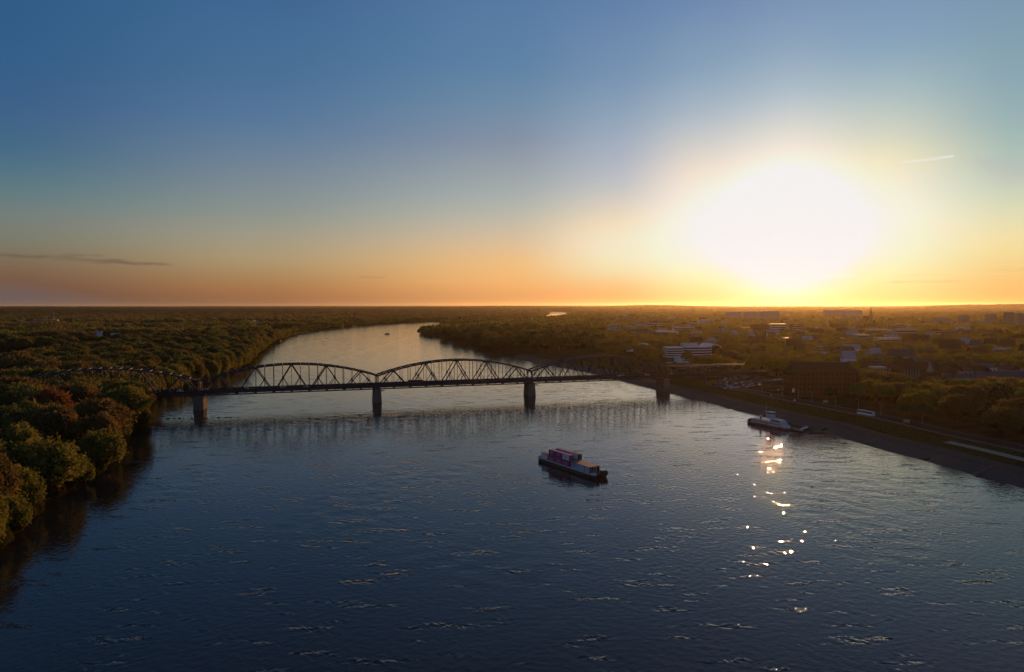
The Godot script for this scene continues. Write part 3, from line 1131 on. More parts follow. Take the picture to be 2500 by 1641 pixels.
# ------------------------------------------------------------------ other boats
func make_boats() -> void:
	var turn := -atan2(0.893, 0.451)
	var t := thing("river_tug", "white river tug with tall wheelhouse moored at the right bank", "boat", Vector3(154.8, 0, -441.5), turn)
	t.scale = Vector3(0.94, 0.94, 0.94)
	var hull_plan := [Vector2(0, -2.2), Vector2(2, -3.4), Vector2(27, -3.4), Vector2(32, -2.2), Vector2(34.5, 0), Vector2(32, 2.2), Vector2(27, 3.4), Vector2(2, 3.4), Vector2(0, 2.2)]
	var s := S()
	s.extrude(hull_plan, -0.8, 1.1)
	part("hull", s, mat(0.03, 0.02, 0.022, 0.6), t)
	s = S()
	for i in hull_plan.size():
		var a: Vector2 = hull_plan[i]
		var b: Vector2 = hull_plan[(i + 1) % hull_plan.size()]
		s.beam(Vector3(a.x, 1.25, a.y), Vector3(b.x, 1.25, b.y), 0.2, 0.36)
	part("rubbing_strake", s, M.red, t)
	s = S()
	s.box(Vector3(16.5, 2.4, 0), Vector3(26, 2.3, 5.6))
	s.frustum(Vector3(31, 1.25, 0), 4.0, 4.6, 2.4, 3.4, 1.9)
	var house := part("deckhouse", s, M.boat, t)
	for k in 16:
		if k == 8:
			continue
		part("window", box1(Vector3(0.7, 0.8, 0.08)), M.glass, house, Vector3(4.4 + k * 1.55, 2.3, 2.82))
	part("door", box1(Vector3(0.9, 1.9, 0.09)), M.red, house, Vector3(16.8, 1.35, 2.82))
	s = S()
	s.box(Vector3(12, 3.66, 0), Vector3(17, 0.16, 6.3))
	part("deck_roof", s, M.offwhite, t)
	s = S()
	s.box(Vector3(24.2, 4.6, 0), Vector3(8.5, 1.9, 4.8))
	s.frustum(Vector3(28.6, 3.66, 0), 2.6, 4.8, 0.6, 4.4, 1.8)
	var saloon := part("saloon", s, M.boat, t)
	for k in 5:
		part("window", box1(Vector3(1.1, 0.9, 0.08)), M.glass, saloon, Vector3(21.2 + k * 1.5, 4.2, 2.42))
	s = S()
	s.box(Vector3(21.5, 5.66, 0), Vector3(11, 0.16, 5.6))
	part("saloon_roof", s, M.offwhite, t)
	s = S()
	s.box(Vector3(18.4, 6.9, 0), Vector3(4.4, 2.5, 3.8))
	s.box(Vector3(18.4, 8.9, 0), Vector3(4.0, 1.6, 3.6))
	var bridge := part("wheelhouse", s, M.boat, t)
	for k in 3:
		part("window", box1(Vector3(0.95, 0.9, 0.08)), M.glass, bridge, Vector3(17.2 + k * 1.2, 8.6, 1.82))
	for k in 3:
		part("window", box1(Vector3(0.08, 0.9, 0.95)), M.glass, bridge, Vector3(20.42, 8.6, -1.2 + k * 1.2))
	s = S()
	s.box(Vector3(18.4, 9.85, 0), Vector3(5.2, 0.22, 4.8))
	part("wheelhouse_roof", s, M.offwhite, t)
	s = S()
	s.tube(Vector3(14.4, 5.6, 0), Vector3(14.4, 15.6, 0), 0.12, 0.05)
	s.tube(Vector3(14.4, 12.6, -1.4), Vector3(14.4, 12.6, 1.4), 0.05, 0.05, 4)
	part("mast", s, M.offwhite, t)
	s = S()
	s.tube(Vector3(10.5, 3.7, 0.8), Vector3(10.5, 6.6, 0.8), 0.75, 0.62, 10)
	part("funnel", s, M.grey, t)
	s = S()
	for q in [-1, 1]:
		s.box(Vector3(9, 4.7, q * 3.0), Vector3(12, 0.06, 0.06))
		s.box(Vector3(30.5, 2.3, q * 2.1), Vector3(6, 0.06, 0.06))
		for k in 9:
			s.box(Vector3(3.2 + k * 1.45, 4.2, q * 3.0), Vector3(0.06, 1.0, 0.06))
	part("railing", s, M.boat, t)
	s = S()
	s.tube(Vector3(32.2, 1.4, 0.6), Vector3(33.6, 6.0, 0.6), 0.09, 0.05)
	part("jackstaff", s, mat(0.35, 0.33, 0.12, 0.6), t)
	s = S()
	s.box(Vector3(0.8, 1.9, 0), Vector3(1.8, 1.3, 4.2))
	s.tube(Vector3(1.2, 2.6, -1.8), Vector3(1.2, 2.6, 1.8), 0.5, 0.5, 8)
	part("stern_winch", s, M.dark, t)
	# landing pontoon between the tug and the bank
	var p := thing("landing_pontoon", "low dark pontoon and gangway ahead of the moored tug", "pontoon", Vector3(170.5, 0, -411.0), turn)
	s = S()
	s.box(Vector3(1.5, 0.35, -2.4), Vector3(7.5, 0.9, 3.4))
	part("float", s, M.dark, p)
	s = S()
	s.beam(Vector3(2, 0.9, -3.8), Vector3(2.4, 2.0, -9.5), 1.2, 0.16)
	for q in [-0.6, 0.6]:
		s.beam(Vector3(2 + q, 1.8, -3.8), Vector3(2.4 + q, 2.9, -9.5), 0.06, 0.06)
	part("gangway", s, M.metal, p)
	s = S()
	for k in 5:
		s.tube(Vector3(-1.8 + k * 1.6, 0.8, -1.0), Vector3(-1.8 + k * 1.6, 1.9, -1.0), 0.05, 0.05, 5)
	s.tube(Vector3(-1.8, 1.9, -1.0), Vector3(4.6, 1.9, -1.0), 0.05, 0.05, 5)
	part("railing", s, M.offwhite, p)
	# a small working boat far up the river
	var b := thing("working_boat", "small dark working boat with two cabins far upstream in midriver", "boat", Vector3(-331, 0, -1806), 0.25)
	s = S()
	s.extrude([Vector2(-8, -1.8), Vector2(5, -1.8), Vector2(8, 0), Vector2(5, 1.8), Vector2(-8, 1.8)], -0.4, 1.3)
	part("hull", s, M.dark, b)
	s = S()
	s.frustum(Vector3(-0.6, 1.3, 0), 4.2, 3.0, 3.0, 2.6, 2.4)
	s.box(Vector3(-0.6, 4.0, 0), Vector3(1.4, 1.2, 1.4))
	part("cabin", s, M.dark, b)
	s = S()
	s.frustum(Vector3(4.2, 1.3, 0), 2.2, 2.4, 0.9, 1.0, 3.4)
	part("derrick", s, M.dark, b)
	var h := thing("houseboat", "dark boxy houseboat moored by the trees of the left bank", "boat", Vector3(-478, 0, -1392), 0.15)
	s = S()
	s.extrude([Vector2(-7, -2.2), Vector2(6, -2.2), Vector2(7.5, 0), Vector2(6, 2.2), Vector2(-7, 2.2)], -0.3, 1.2)
	part("hull", s, M.dark, h)
	s = S()
	s.box(Vector3(1.0, 3.0, 0), Vector3(8.0, 3.6, 3.6))
	part("cabin", s, mat(0.045, 0.038, 0.03, 0.8), h)
	s = S()
	s.gable(Vector3(1.0, 4.8, 0), 8.0, 3.6, 1.2)
	part("roof", s, M.slate, h)
	for k in 2:
		var m := thing("mooring_buoy", "small dark mooring buoy off the wooded point", "buoy", Vector3([-232, -219][k], 0, -1738), 0.0, "pair of buoys off the wooded point")
		s = S()
		s.tube(Vector3(0, -0.4, 0), Vector3(0, 1.1, 0), 1.2, 0.9, 10)
		part("float", s, M.dark, m)
		s = S()
		s.tube(Vector3(0, 1.1, 0), Vector3(0, 2.4, 0), 0.2, 0.1, 5)
		part("ring_post", s, M.dark, m)
	# drift line of reeds and branches on the water by the left bank and the groyne upstream
	rng.seed = 77
	for g in [[-236, -455, -186, -462, 40, "line of dark driftwood stretching from the left bank below the bridge"], [-590, -2160, -500, -2330, 60, "broken dark stone groyne along the far left shore"], [-560, -1800, -530, -1815, 20, "low dark groyne at the left shore beyond the houseboat"]]:
		s = S()
		for k in g[4]:
			var f := rng.randf()
			if rng.randf() < f * 0.35:
				continue
			var q := Vector3(lerpf(g[0], g[2], f) + rng.randfn() * 2.0, 0.05, lerpf(g[1], g[3], f) + rng.randfn() * 1.0)
			s.frustum(q - Vector3(0, 0.3, 0), rng.randf_range(1.0, 4.0), rng.randf_range(0.3, 1.0), 0.4, 0.2, rng.randf_range(0.35, 0.9), rng.randf_range(-0.4, 0.4))
		solo("driftwood" if g[4] == 40 else "groyne", s, M.mud, g[5], "driftwood" if g[4] == 40 else "groyne")

# ------------------------------------------------------------------ cars and buses
func make_car() -> Array:
	var body := S()
	body.hexa([Vector3(-2.2, 0.28, -0.86), Vector3(2.2, 0.28, -0.86), Vector3(2.2, 0.28, 0.86), Vector3(-2.2, 0.28, 0.86), Vector3(-2.1, 0.88, -0.82), Vector3(2.1, 0.74, -0.80), Vector3(2.1, 0.74, 0.80), Vector3(-2.1, 0.88, 0.82)])
	body.hexa([Vector3(-1.25, 1.36, -0.6), Vector3(0.35, 1.36, -0.6), Vector3(0.35, 1.36, 0.6), Vector3(-1.25, 1.36, 0.6), Vector3(-1.15, 1.46, -0.54), Vector3(0.25, 1.46, -0.54), Vector3(0.25, 1.46, 0.54), Vector3(-1.15, 1.46, 0.54)])
	var glass := S()
	glass.hexa([Vector3(-1.9, 0.86, -0.78), Vector3(1.15, 0.80, -0.78), Vector3(1.15, 0.80, 0.78), Vector3(-1.9, 0.86, 0.78), Vector3(-1.25, 1.37, -0.6), Vector3(0.35, 1.37, -0.6), Vector3(0.35, 1.37, 0.6), Vector3(-1.25, 1.37, 0.6)])
	var wheel := S()
	wheel.tube(Vector3(0, 0.32, -0.12), Vector3(0, 0.32, 0.12), 0.32, 0.32, 10)
	return [body.done(), glass.done(), wheel.done()]

func make_cars() -> void:
	var shapes := make_car()
	var paint := {"white": mat(0.62, 0.62, 0.62, 0.25), "silver": mat(0.42, 0.43, 0.45, 0.15, 0.4), "black": mat(0.015, 0.015, 0.017, 0.2), "red": mat(0.28, 0.02, 0.02, 0.25), "blue": mat(0.03, 0.06, 0.16, 0.25), "grey": mat(0.12, 0.12, 0.125, 0.25)}
	var proto := {}
	var put := func(colour: String, label: String, group: String, at: Vector3, turn: float) -> void:
		var g := group
		if not proto.has(colour):
			var t := thing("parked_car", label, "car", at, turn, g)
			for m in [[0, paint[colour], "body"], [1, M.glass, "cabin_glass"]]:
				part(m[2], shapes[m[0]], m[1], t)
			for w in [[-1.35, -0.78], [1.35, -0.78], [-1.35, 0.78], [1.35, 0.78]]:
				part("wheel", shapes[2], M.rubber, t, Vector3(w[0], 0, w[1]))
			for z in [-0.55, 0.55]:
				part("headlight", box1(Vector3(0.06, 0.14, 0.34)), M.metal, t, Vector3(2.17, 0.55, z))
			proto[colour] = t
		else:
			var o := copy(proto[colour], "car" if group.contains("bridge") else "parked_car", label, at, turn)
			o.set_meta("group", g)
	var names := ["white", "silver", "black", "grey", "silver", "white", "blue", "red", "grey", "white"]
	rng.seed = 9
	# rows of the car park
	var rows := -1
	for row in [[156, -578, 46, -0.32, 14], [165, -590, 40, -0.32, 12], [172, -607, 34, -0.3, 10], [160, -628, 36, -0.3, 11], [151, -612, 30, -0.3, 6], [176, -641, 30, -0.2, 9], [196, -560, 24, 0.5, 7], [206, -612, 26, -0.3, 8]]:
		rows += 1
		for k in row[4]:
			if rng.randf() < 0.12:
				continue
			var x: float = row[0] + 20 + k * (row[2] / row[4])
			var z: float = row[1] + row[3] * k * (row[2] / row[4])
			var c: String = names[rng.randi() % names.size()]
			put.call(c, "%s car in the %s row of the crowded car park by the bridge end" % [c, ["riverside", "second", "third", "bridge-side", "back", "rearmost", "nearest right", "far right"][rows]], "%s cars in the car park by the bridge" % c, Vector3(x, ground_y(x, z) + 0.16, z), 1.05 + rng.randf_range(-0.05, 0.05) + (PI if rng.randf() < 0.4 else 0.0))
	# more cars beyond the bridge
	for row in [[128, -770, 40, -0.5, 9], [165, -730, 40, -0.45, 10], [168, -800, 30, -0.3, 8], [196, -742, 40, -0.3, 9]]:
		for k in row[4]:
			if rng.randf() < 0.15:
				continue
			var x: float = row[0] + 14 + k * (row[2] / row[4])
			var z: float = row[1] + row[3] * k * (row[2] / row[4])
			var c: String = names[rng.randi() % names.size()]
			put.call(c, "%s car parked on the grass behind the bridge trusses" % c, "%s cars parked beyond the bridge" % c, Vector3(x, ground_y(x, z) + 0.05, z), 0.9 + rng.randf_range(-0.2, 0.2))
	# traffic
	for e in [[-13, 2.4, "white", "white car on the bridge just left of the leftmost river pier"], [3, -2.4, "silver", "silver car on the bridge right above the leftmost river pier"], [32, 2.4, "black", "black car on the second span near the leftmost pier"], [58, -2.4, "silver", "silver car near the middle of the second span"], [75, 2.4, "white", "white car right of the middle of the second span"], [214, 2.4, "grey", "grey car on the right half of the middle span"], [262, -2.4, "silver", "silver car on the bridge above the third river pier"],
			[340, 2.4, "white", "first white car at the right end of the arched spans"], [346, -2.4, "silver", "silver car among cars at the right end of the arched spans"], [368, 2.4, "white", "white car above the right bank on the bridge"], [395, -2.4, "silver", "silver car on the flat-topped span"]]:
		put.call(e[2], e[3], "", on_bridge(e[0], e[1]), BRIDGE_TURN + (PI if e[1] < 0 else 0.0))
	for e in [[-489, "white", "white car driving on the riverside road below the brick warehouse"], [-497, "black", "black car behind the white one on the riverside road"], [-524, "silver", "silver car on the riverside road near the car park"], [-545, "grey", "grey car on the riverside road beside the car park"]]:
		var q := bank_point(e[0], 50.0)
		put.call(e[1], e[2], "", q + Vector3(0, 0.12, 0), 1.25)
	for o in get_children():
		if o.has_meta("group") and o.get_meta("group") == "":
			o.remove_meta("group")
	# buses
	for e in [["city_bus", "long dark city bus on the left part of the middle span", on_bridge(159, 2.4), BRIDGE_TURN, mat(0.06, 0.05, 0.055, 0.4)], ["coach", "white coach parked on the riverside road below the dark trees", Vector3(228, 5.35, -437), -1.2, M.white]]:
		var t := thing(e[0], e[1], "bus", e[2], e[3])
		var s := S()
		s.box(Vector3(0, 1.0, 0), Vector3(11.6, 1.3, 2.5))
		s.box(Vector3(0, 2.95, 0), Vector3(11.5, 0.25, 2.45))
		for k in 8:
			s.box(Vector3(-5.7 + k * 1.63, 2.2, 0), Vector3(0.14, 1.3, 2.46))
		part("body", s, e[4], t)
		s = S()
		s.box(Vector3(0, 2.22, 0), Vector3(11.3, 1.2, 2.4))
		part("window_band", s, M.glass, t)
		for w in [[-3.4, -1.1], [3.6, -1.1], [-3.4, 1.1], [3.6, 1.1]]:
			s = S()
			s.tube(Vector3(0, 0.48, -0.15), Vector3(0, 0.48, 0.15), 0.48, 0.48, 10)
			part("wheel", s, M.rubber, t, Vector3(w[0], 0, w[1]))

# ------------------------------------------------------------------ buildings
var plots := []   # [x, z, radius] of ground that is taken

func building(called: String, label: String, x: float, z: float, turn: float, size: Vector3, wall: Material, roof: Material, pitch: float, hip: float, cols := 0, rows := 0, win := Vector2(1.2, 1.6), group := "", sides := true, category := "building") -> Node3D:
	var t := thing(called, label, category, Vector3(x, ground_y(x, z) - 0.2, z), turn, group)
	plots.append([x, z, maxf(size.x, size.z) * 0.55 + 3.0])
	var o := part("wall", box1(size), wall, t)
	if pitch > 0.0:
		var s := S()
		s.gable(Vector3(0, size.y + 0.01, 0), size.x, size.z, pitch, 0.0, hip)
		part("roof", s, roof, t)
		if hip == 0.0:
			s = S()
			for e in [-1, 1]:
				var xx: float = e * size.x * 0.5
				s.tri(Vector3(xx, size.y, -size.z / 2), Vector3(xx, size.y, size.z / 2), Vector3(xx, size.y + pitch * 0.97, 0))
			part("gable_wall", s, wall, t)
	else:
		var s := S()
		s.box(Vector3(0, size.y + 0.25, 0), Vector3(size.x + 0.5, 0.5, size.z + 0.5))
		part("roof", s, roof, t)
	var pane := box1(Vector3(win.x, win.y, 0.12))
	var storey := size.y / maxf(rows, 1)
	for r in rows:
		for c in cols:
			part("window", pane, M.glass, o, Vector3(-size.x / 2 + (c + 0.5) * size.x / cols, r * storey + (storey - win.y) * 0.55, size.z / 2 + 0.03))
		if sides:
			var n := maxi(1, int(cols * size.z / size.x))
			for e in [-1, 1]:
				for c in n:
					part("window", pane, M.glass, o, Vector3(e * (size.x / 2 + 0.03), r * storey + (storey - win.y) * 0.55, -size.z / 2 + (c + 0.5) * size.z / n), PI / 2)
	return t

func make_buildings() -> void:
	# brick warehouse at the riverside road
	var b := building("brick_warehouse", "huge old red-brick warehouse with hipped roof facing the river", 236.5, -521.5, 0.0, Vector3(51, 19, 14), M.brick, M.rooftile, 7.0, 6.0, 17, 5, Vector2(1.1, 1.7))
	part("cornice", box1(Vector3(51.8, 0.5, 14.8)), M.brick, b, Vector3(0, 18.45, 0))
	part("wall_sign", box1(Vector3(1.9, 2.9, 0.1)), M.offwhite, b, Vector3(-23.6, 3.6, 7.16))
	for k in 12:
		part("buttress", box1(Vector3(0.8, 17.6, 0.5)), M.brick, b, Vector3(-24.9 + k * 4.53, 0, 7.2))
	# town houses of the old quarter
	b = building("brick_hall", "tall brick hall with pale pilasters and steep hipped roof", 327.0, -566.0, 0.12, Vector3(13, 14.5, 16), M.brick, M.rooftile, 9.0, 4.0, 5, 3, Vector2(1.0, 2.6))
	for k in 6:
		part("pilaster", box1(Vector3(0.7, 14.0, 0.4)), M.cream, b, Vector3(-6.2 + k * 2.48, 0, 8.15))
	b = building("gabled_house", "red-roofed brick house with an ornate stepped gable beside the brick hall", 345.0, -572.0, 0.12, Vector3(22, 11, 15), M.brick, M.rooftile, 9.5, 3.0, 7, 2, Vector2(1.1, 1.8))
	var g := S()
	for k in 5:
		g.box(Vector3(1.5, 11.0 + k * 1.8 + 0.9, 6.4), Vector3(6.4 - k * 1.25, 1.8, 1.2))
	part("stepped_gable", g, M.cream, b)
	b = building("long_range", "long low brick range with a pale cornice below the gabled house", 349.0, -553.0, 0.05, Vector3(21, 6.5, 9), M.brick, M.rooftile, 3.0, 0.0, 9, 1, Vector2(1.0, 2.2))
	part("cornice", box1(Vector3(21.6, 0.45, 9.7)), M.cream, b, Vector3(0, 6.0, 0))
	building("grey_house", "grey plastered house with tall dark windows and tiled roof", 369.5, -558.0, -0.05, Vector3(17, 7.5, 10), M.grey, M.slate, 3.5, 1.0, 5, 1, Vector2(1.2, 4.0))
	building("pale_gabled_house", "narrow pale house with steep gable end behind the yellow trees", 370.8, -517.0, 1.35, Vector3(9, 8.5, 6.5), M.offwhite, M.slate, 4.0, 0.0, 2, 2, Vector2(1.3, 1.6))
	b = building("balcony_block", "dark apartment house with pale balcony rails at the right edge", 379.0, -511.0, -0.25, Vector3(14, 9.5, 10), mat(0.07, 0.05, 0.045), M.slate, 3.0, 1.0, 5, 3, Vector2(1.4, 1.7))
	for r in 3:
		for k in 10:
			part("balcony_post", box1(Vector3(0.12, 1.1, 0.12)), M.offwhite, b, Vector3(-6.3 + k * 1.4, 1.6 + r * 3.0, 6.1))
		part("balcony_slab", box1(Vector3(13.4, 0.22, 1.2)), M.offwhite, b, Vector3(0, 1.4 + r * 3.0, 5.6))
	for k in 4:
		b = building("terraced_house", ["dark-roofed terraced house with skylights, leftmost of the row", "second dark-roofed terraced house from the left with skylights", "third dark-roofed terraced house from the left with skylights", "rightmost dark-roofed terraced house with skylights at the picture edge"][k], 398.0 + k * 12.6, -574.0 + k * 1.5, -0.12, Vector3(12.3, 7.5, 12), mat(0.10, 0.07, 0.06), M.slate, 4.5, 0.0, 4, 2, Vector2(1.2, 1.5), "", false)
		for q in 2:
			var sky_l := part("skylight", box1(Vector3(2.3, 0.12, 1.7)), mat(0.30, 0.42, 0.5, 0.12, 0.6), b, Vector3(-2.8 + q * 5.6, 9.15, 3.4))
			sky_l.rotation.x = 0.62
	building("brick_cottage", "wide low house with large red roof behind the riverside road", 281.5, -497.0, 0.1, Vector3(22, 6.0, 13), M.brick, M.rooftile, 6.0, 2.0, 6, 1, Vector2(1.3, 1.4))
	building("brick_tenement", "reddish brick tenement with steep roof beyond the warehouse", 331.5, -628.0, 0.1, Vector3(15, 9.5, 12), M.brick, M.rooftile, 6.0, 1.0, 5, 3)
	building("flat_roofed_house", "pale flat-roofed house behind the brick hall", 322.0, -600.0, 0.0, Vector3(11, 13, 9), M.cream, M.sheet, 0.0, 0.0, 4, 3)
	building("white_hall", "long white-walled low hall behind the old quarter", 442.0, -640.0, 0.0, Vector3(30, 9, 14), M.offwhite, M.slate, 0.0, 0.0, 9, 2)
	rng.seed = 41
	for k in 26:
		var x := 352.0 + (k % 9) * 17.0 + rng.randf_range(-4, 4)
		var z := -605.0 - (k / 9) * 36.0 + rng.randf_range(-8, 8)
		var m: Material = [M.brick, M.cream, M.grey, mat(0.15, 0.10, 0.075)][rng.randi() % 4]
		var red := rng.randf() < 0.6
		var kind: String = {M.brick: "red-brick", M.cream: "cream plastered", M.grey: "grey plastered"}.get(m, "brown plastered")
		building("old_town_house", "%s house with %s roof in the old quarter" % [kind, "red tiled" if red else "dark slate"], x, z, rng.randf_range(-0.25, 0.25) + (PI / 2 if rng.randf() < 0.4 else 0.0), Vector3(rng.randf_range(9, 16), rng.randf_range(7, 11), rng.randf_range(8, 11)), m, M.rooftile if red else M.slate, rng.randf_range(3.5, 5.5), 0.0, 4, 2, Vector2(1.2, 1.6), "%s %s houses of the old quarter" % [kind, "red-roofed" if red else "slate-roofed"], false)
	# modern office complex with white bands
	var hx := 232.0
	var hz := -880.0
	var t := thing("office_complex", "modern white-banded office complex with rounded shell roof by the car park", "building", Vector3(hx, ground_y(hx, hz) - 0.2, hz), 0.12)
	plots.append([hx, hz, 48.0])
	plots.append([hx + 30, hz - 30, 25.0])
	plots.append([hx - 30, hz + 60, 16.0])
	for w in [[-22.0, -8.0, 20.0, 18.0, 12.5, 4], [2.0, 2.0, 26.0, 20.0, 14.0, 4], [22.0, -6.0, 15.0, 26.0, 14.0, 4]]:
		var wing := part("wing", box1(Vector3(w[2], w[4], w[3])), mat(0.12, 0.06, 0.055, 0.7), t, Vector3(w[0], 0, w[1]), 0.0 if w[0] < 10 else -0.5)
		for r in 5:
			part("white_band", box1(Vector3(w[2] + 0.8, 1.3, w[3] + 0.8)), M.white, wing, Vector3(0, 0.6 + r * (w[4] - 1.0) / 4.0, 0))
		for r in 4:
			for c in 8:
				part("window", box1(Vector3(w[2] / 9.0, 1.3, 0.12)), M.glass, wing, Vector3(-w[2] / 2 + (c + 0.5) * w[2] / 8.0, 1.95 + r * (w[4] - 1.0) / 4.0, w[3] / 2 + 0.05))
	part("roof_pavilion", box1(Vector3(20, 4.0, 9)), M.offwhite, t, Vector3(-2, 14.1, -4))
	for k in 4:
		part("roof_machine", box1(Vector3(2.0, 1.4, 1.6)), M.sheet, t, Vector3(-6 + k * 4.2, 14.05, 6))
	var s := S()
	for k in 12:     # the rounded shell
		var a0 := PI * k / 12.0
		var a1 := PI * (k + 1) / 12.0
		var p := func(a: float, r: float, zz: float) -> Vector3: return Vector3(30.0 + cos(a) * r, 8.0 + sin(a) * r * 0.95, zz)
		s.hexa([p.call(a0, 9.0, 6.0), p.call(a1, 9.0, 6.0), p.call(a1, 9.0, -30.0), p.call(a0, 9.0, -30.0), p.call(a0, 10.0, 6.0), p.call(a1, 10.0, 6.0), p.call(a1, 10.0, -30.0), p.call(a0, 10.0, -30.0)])
	for e in [21.5, 38.5]:
		s.box(Vector3(e, 4, -12), Vector3(1.0, 8.2, 36))
	part("shell_roof", s, M.white, t, Vector3(0, 0, 0), 0.0)
	s = S()
	s.box(Vector3(30, 7.5, 4), Vector3(16.4, 15, 0.6))
	part("glass_front", s, M.glass, t)
	b = building("white_annex", "plain white two-storey annex in front of the office complex", 203.0, -806.0, 0.1, Vector3(19, 7.5, 10), M.white, M.sheet, 0.0, 0.0, 0, 0)
	for k in 3:
		part("window", box1(Vector3(2.2, 1.2, 0.12)), M.glass, b, Vector3(2.0 + k * 2.6 - 3.0, 2.6, 5.05))
	# ribbed white domes
	for e in [["ribbed_dome", "large white ribbed dome hall left of the office complex", 191.0, -985.0, 13.5, 13.0], ["small_dome", "smaller white dome beside the ribbed dome hall", 173.0, -992.0, 6.5, 6.0]]:
		var d := thing(e[0], e[1], "building", Vector3(e[2], ground_y(e[2], e[3]) - 0.1, e[3]), 0.2)
		plots.append([e[2], e[3], e[4] + 4.0])
		for k in 14:
			s = S()
			for r in 6:
				var q := []
				for o in [[0, 0], [1, 0], [1, 1], [0, 1]]:
					var az: float = TAU * (k + o[0] * 0.94) / 14.0
					var el: float = PI / 2 * (r + o[1]) / 6.0
					q.append(Vector3(cos(az) * cos(el) * e[4], sin(el) * e[5] + 0.3, sin(az) * cos(el) * e[4]))
				s_quad(s, q)
			part("shell_panel", s, M.white, d)
		for k in 14:
			s = S()
			for r in 6:
				var az: float = TAU * (k - 0.03) / 14.0
				var p0 := PI / 2 * r / 6.0
				var p1 := PI / 2 * (r + 1) / 6.0
				s.beam(Vector3(cos(az) * cos(p0) * e[4], sin(p0) * e[5] + 0.3, sin(az) * cos(p0) * e[4]), Vector3(cos(az) * cos(p1) * e[4], sin(p1) * e[5] + 0.3, sin(az) * cos(p1) * e[4]), 0.5, 0.5)
			part("rib", s, M.grey, d)
	# landmarks further off
	b = building("white_apartment_house", "white three-storey apartment house with rows of dark windows, left wing", 795.0, -1482.0, -0.1, Vector3(30, 16, 14), M.white, M.grey, 0.0, 0.0, 7, 3, Vector2(2.0, 2.4))
	b = building("white_apartment_house", "white three-storey apartment house with rows of dark windows, right wing", 831.0, -1478.0, -0.1, Vector3(34, 14, 14), M.white, M.grey, 0.0, 0.0, 9, 3, Vector2(2.0, 2.4))
	for e in [[1392, -1985, 24, 43, 0.3, "third"], [1425, -1960, 18, 48, 0.1, "fourth and narrowest"], [1458, -1960, 26, 45, 0.2, "last"], [1335, -2120, 40, 30, 0.1, "first and lowest"], [1372, -2075, 26, 38, 0.2, "second"]]:
		building("tower_block", "pale apartment tower at the right edge, %s from the left" % e[5], e[0], e[1], e[4], Vector3(e[2], e[3], 14), M.cream, M.grey, 0.0, 0.0, 6, 11, Vector2(1.7, 1.7), "", false)
	for e in [[905, -2800, 62, 40, "leftmost"], [975, -2795, 60, 42, "second"], [1050, -2790, 78, 43, "third"], [1640, -3490, 92, 44, "fourth"], [1740, -3495, 95, 43, "rightmost"]]:
		building("slab_block", "%s of the long hazy slab blocks below the setting sun" % e[4], e[0], e[1], 0.0, Vector3(e[2], e[3], 14), M.grey, M.grey, 0.0, 0.0, 0, 0)
	var c := thing("church", "slender dark church spire rising above the town roofs", "church", Vector3(1151, ground_y(1151, -2191) - 0.2, -2191))
	plots.append([1151, -2191, 26.0])
	part("nave", box1(Vector3(18, 20, 40)), M.brick, c, Vector3(0, 0, -24))
	s = S()
	s.gable(Vector3(0, 20.02, -24), 40, 18, 12, PI / 2)
	part("roof", s, M.rooftile, c)
	part("tower", box1(Vector3(9, 38, 9)), M.brick, c)
	s = S()
	s.frustum(Vector3(0, 38, 0), 9, 9, 4.5, 4.5, 6)
	s.frustum(Vector3(0, 44, 0), 3.6, 3.6, 3.2, 3.2, 5)
	s.frustum(Vector3(0, 49, 0), 3.4, 3.4, 0.15, 0.15, 20)
	part("spire", s, M.slate, c)
	building("riverside_pavilion", "white-roofed pavilion among the trees of the wooded point", 120.0, -1172.0, 0.15, Vector3(16, 6, 12), M.white, M.white, 2.0, 0.0, 5, 1, Vector2(1.6, 2.2))
	building("riverside_pavilion", "second white-roofed pavilion, at the right end of the wooded point", 142.0, -1168.0, -0.1, Vector3(17, 6.5, 12), M.white, M.white, 2.5, 0.0, 5, 1, Vector2(1.6, 2.2))
	building("park_house", "white-fronted dark-roofed house in the wooded point", 87.0, -1304.0, 0.0, Vector3(24, 8, 12), M.white, M.slate, 3.0, 2.0, 6, 2, Vector2(1.8, 2.2))
	building("white_villa", "white flat-roofed villa among trees behind the dome, left one", 416.0, -1862.0, 0.1, Vector3(20, 9, 12), M.white, M.grey, 0.0, 0.0, 4, 2, Vector2(2.2, 2.2))
	building("white_villa", "white flat-roofed villa among trees behind the dome, middle one", 440.0, -1862.0, -0.1, Vector3(16, 9, 12), M.white, M.grey, 0.0, 0.0, 4, 2, Vector2(2.2, 2.2))
	building("white_villa", "white flat-roofed villa among trees behind the dome, right one", 466.0, -1868.0, 0.0, Vector3(20, 10, 12), M.white, M.grey, 0.0, 0.0, 4, 2, Vector2(2.2, 2.2))
	building("columned_house", "house with tall pale window bays above the ribbed dome", 274.0, -1414.0, 0.1, Vector3(22, 13, 12), M.grey, M.slate, 3.0, 1.0, 6, 1, Vector2(1.6, 8.0))
	building("industrial_hall", "long white-roofed industrial hall far out on the left plain", -2027.0, -2971.0, 0.3, Vector3(90, 11, 30), mat(0.25, 0.07, 0.05), M.white, 0.0, 0.0, 0, 0)
	b = building("boiler_house", "small brick boiler house with a tall chimney on the left plain", -2056.0, -3040.0, 0.0, Vector3(20, 12, 16), M.brick, M.slate, 0.0, 0.0, 0, 0)
	s = S()
	s.tube(Vector3(0, 0, 0), Vector3(0, 50, 0), 2.4, 1.3, 10)
	part("chimney", s, M.dark, b, Vector3(4, 0, -14))
	# small houses, copied from two of a kind: [near, far, left, right, count ...]
	var protos := []
	for k in 6:
		var wall: Material = [M.cream, M.offwhite, M.grey, M.brick, M.white, M.cream][k]
		var rf: Material = [M.rooftile, M.slate, M.rooftile, M.rooftile, M.grey, M.grey][k]
		protos.append([wall, rf])
	var first := {}
	rng.seed = 64
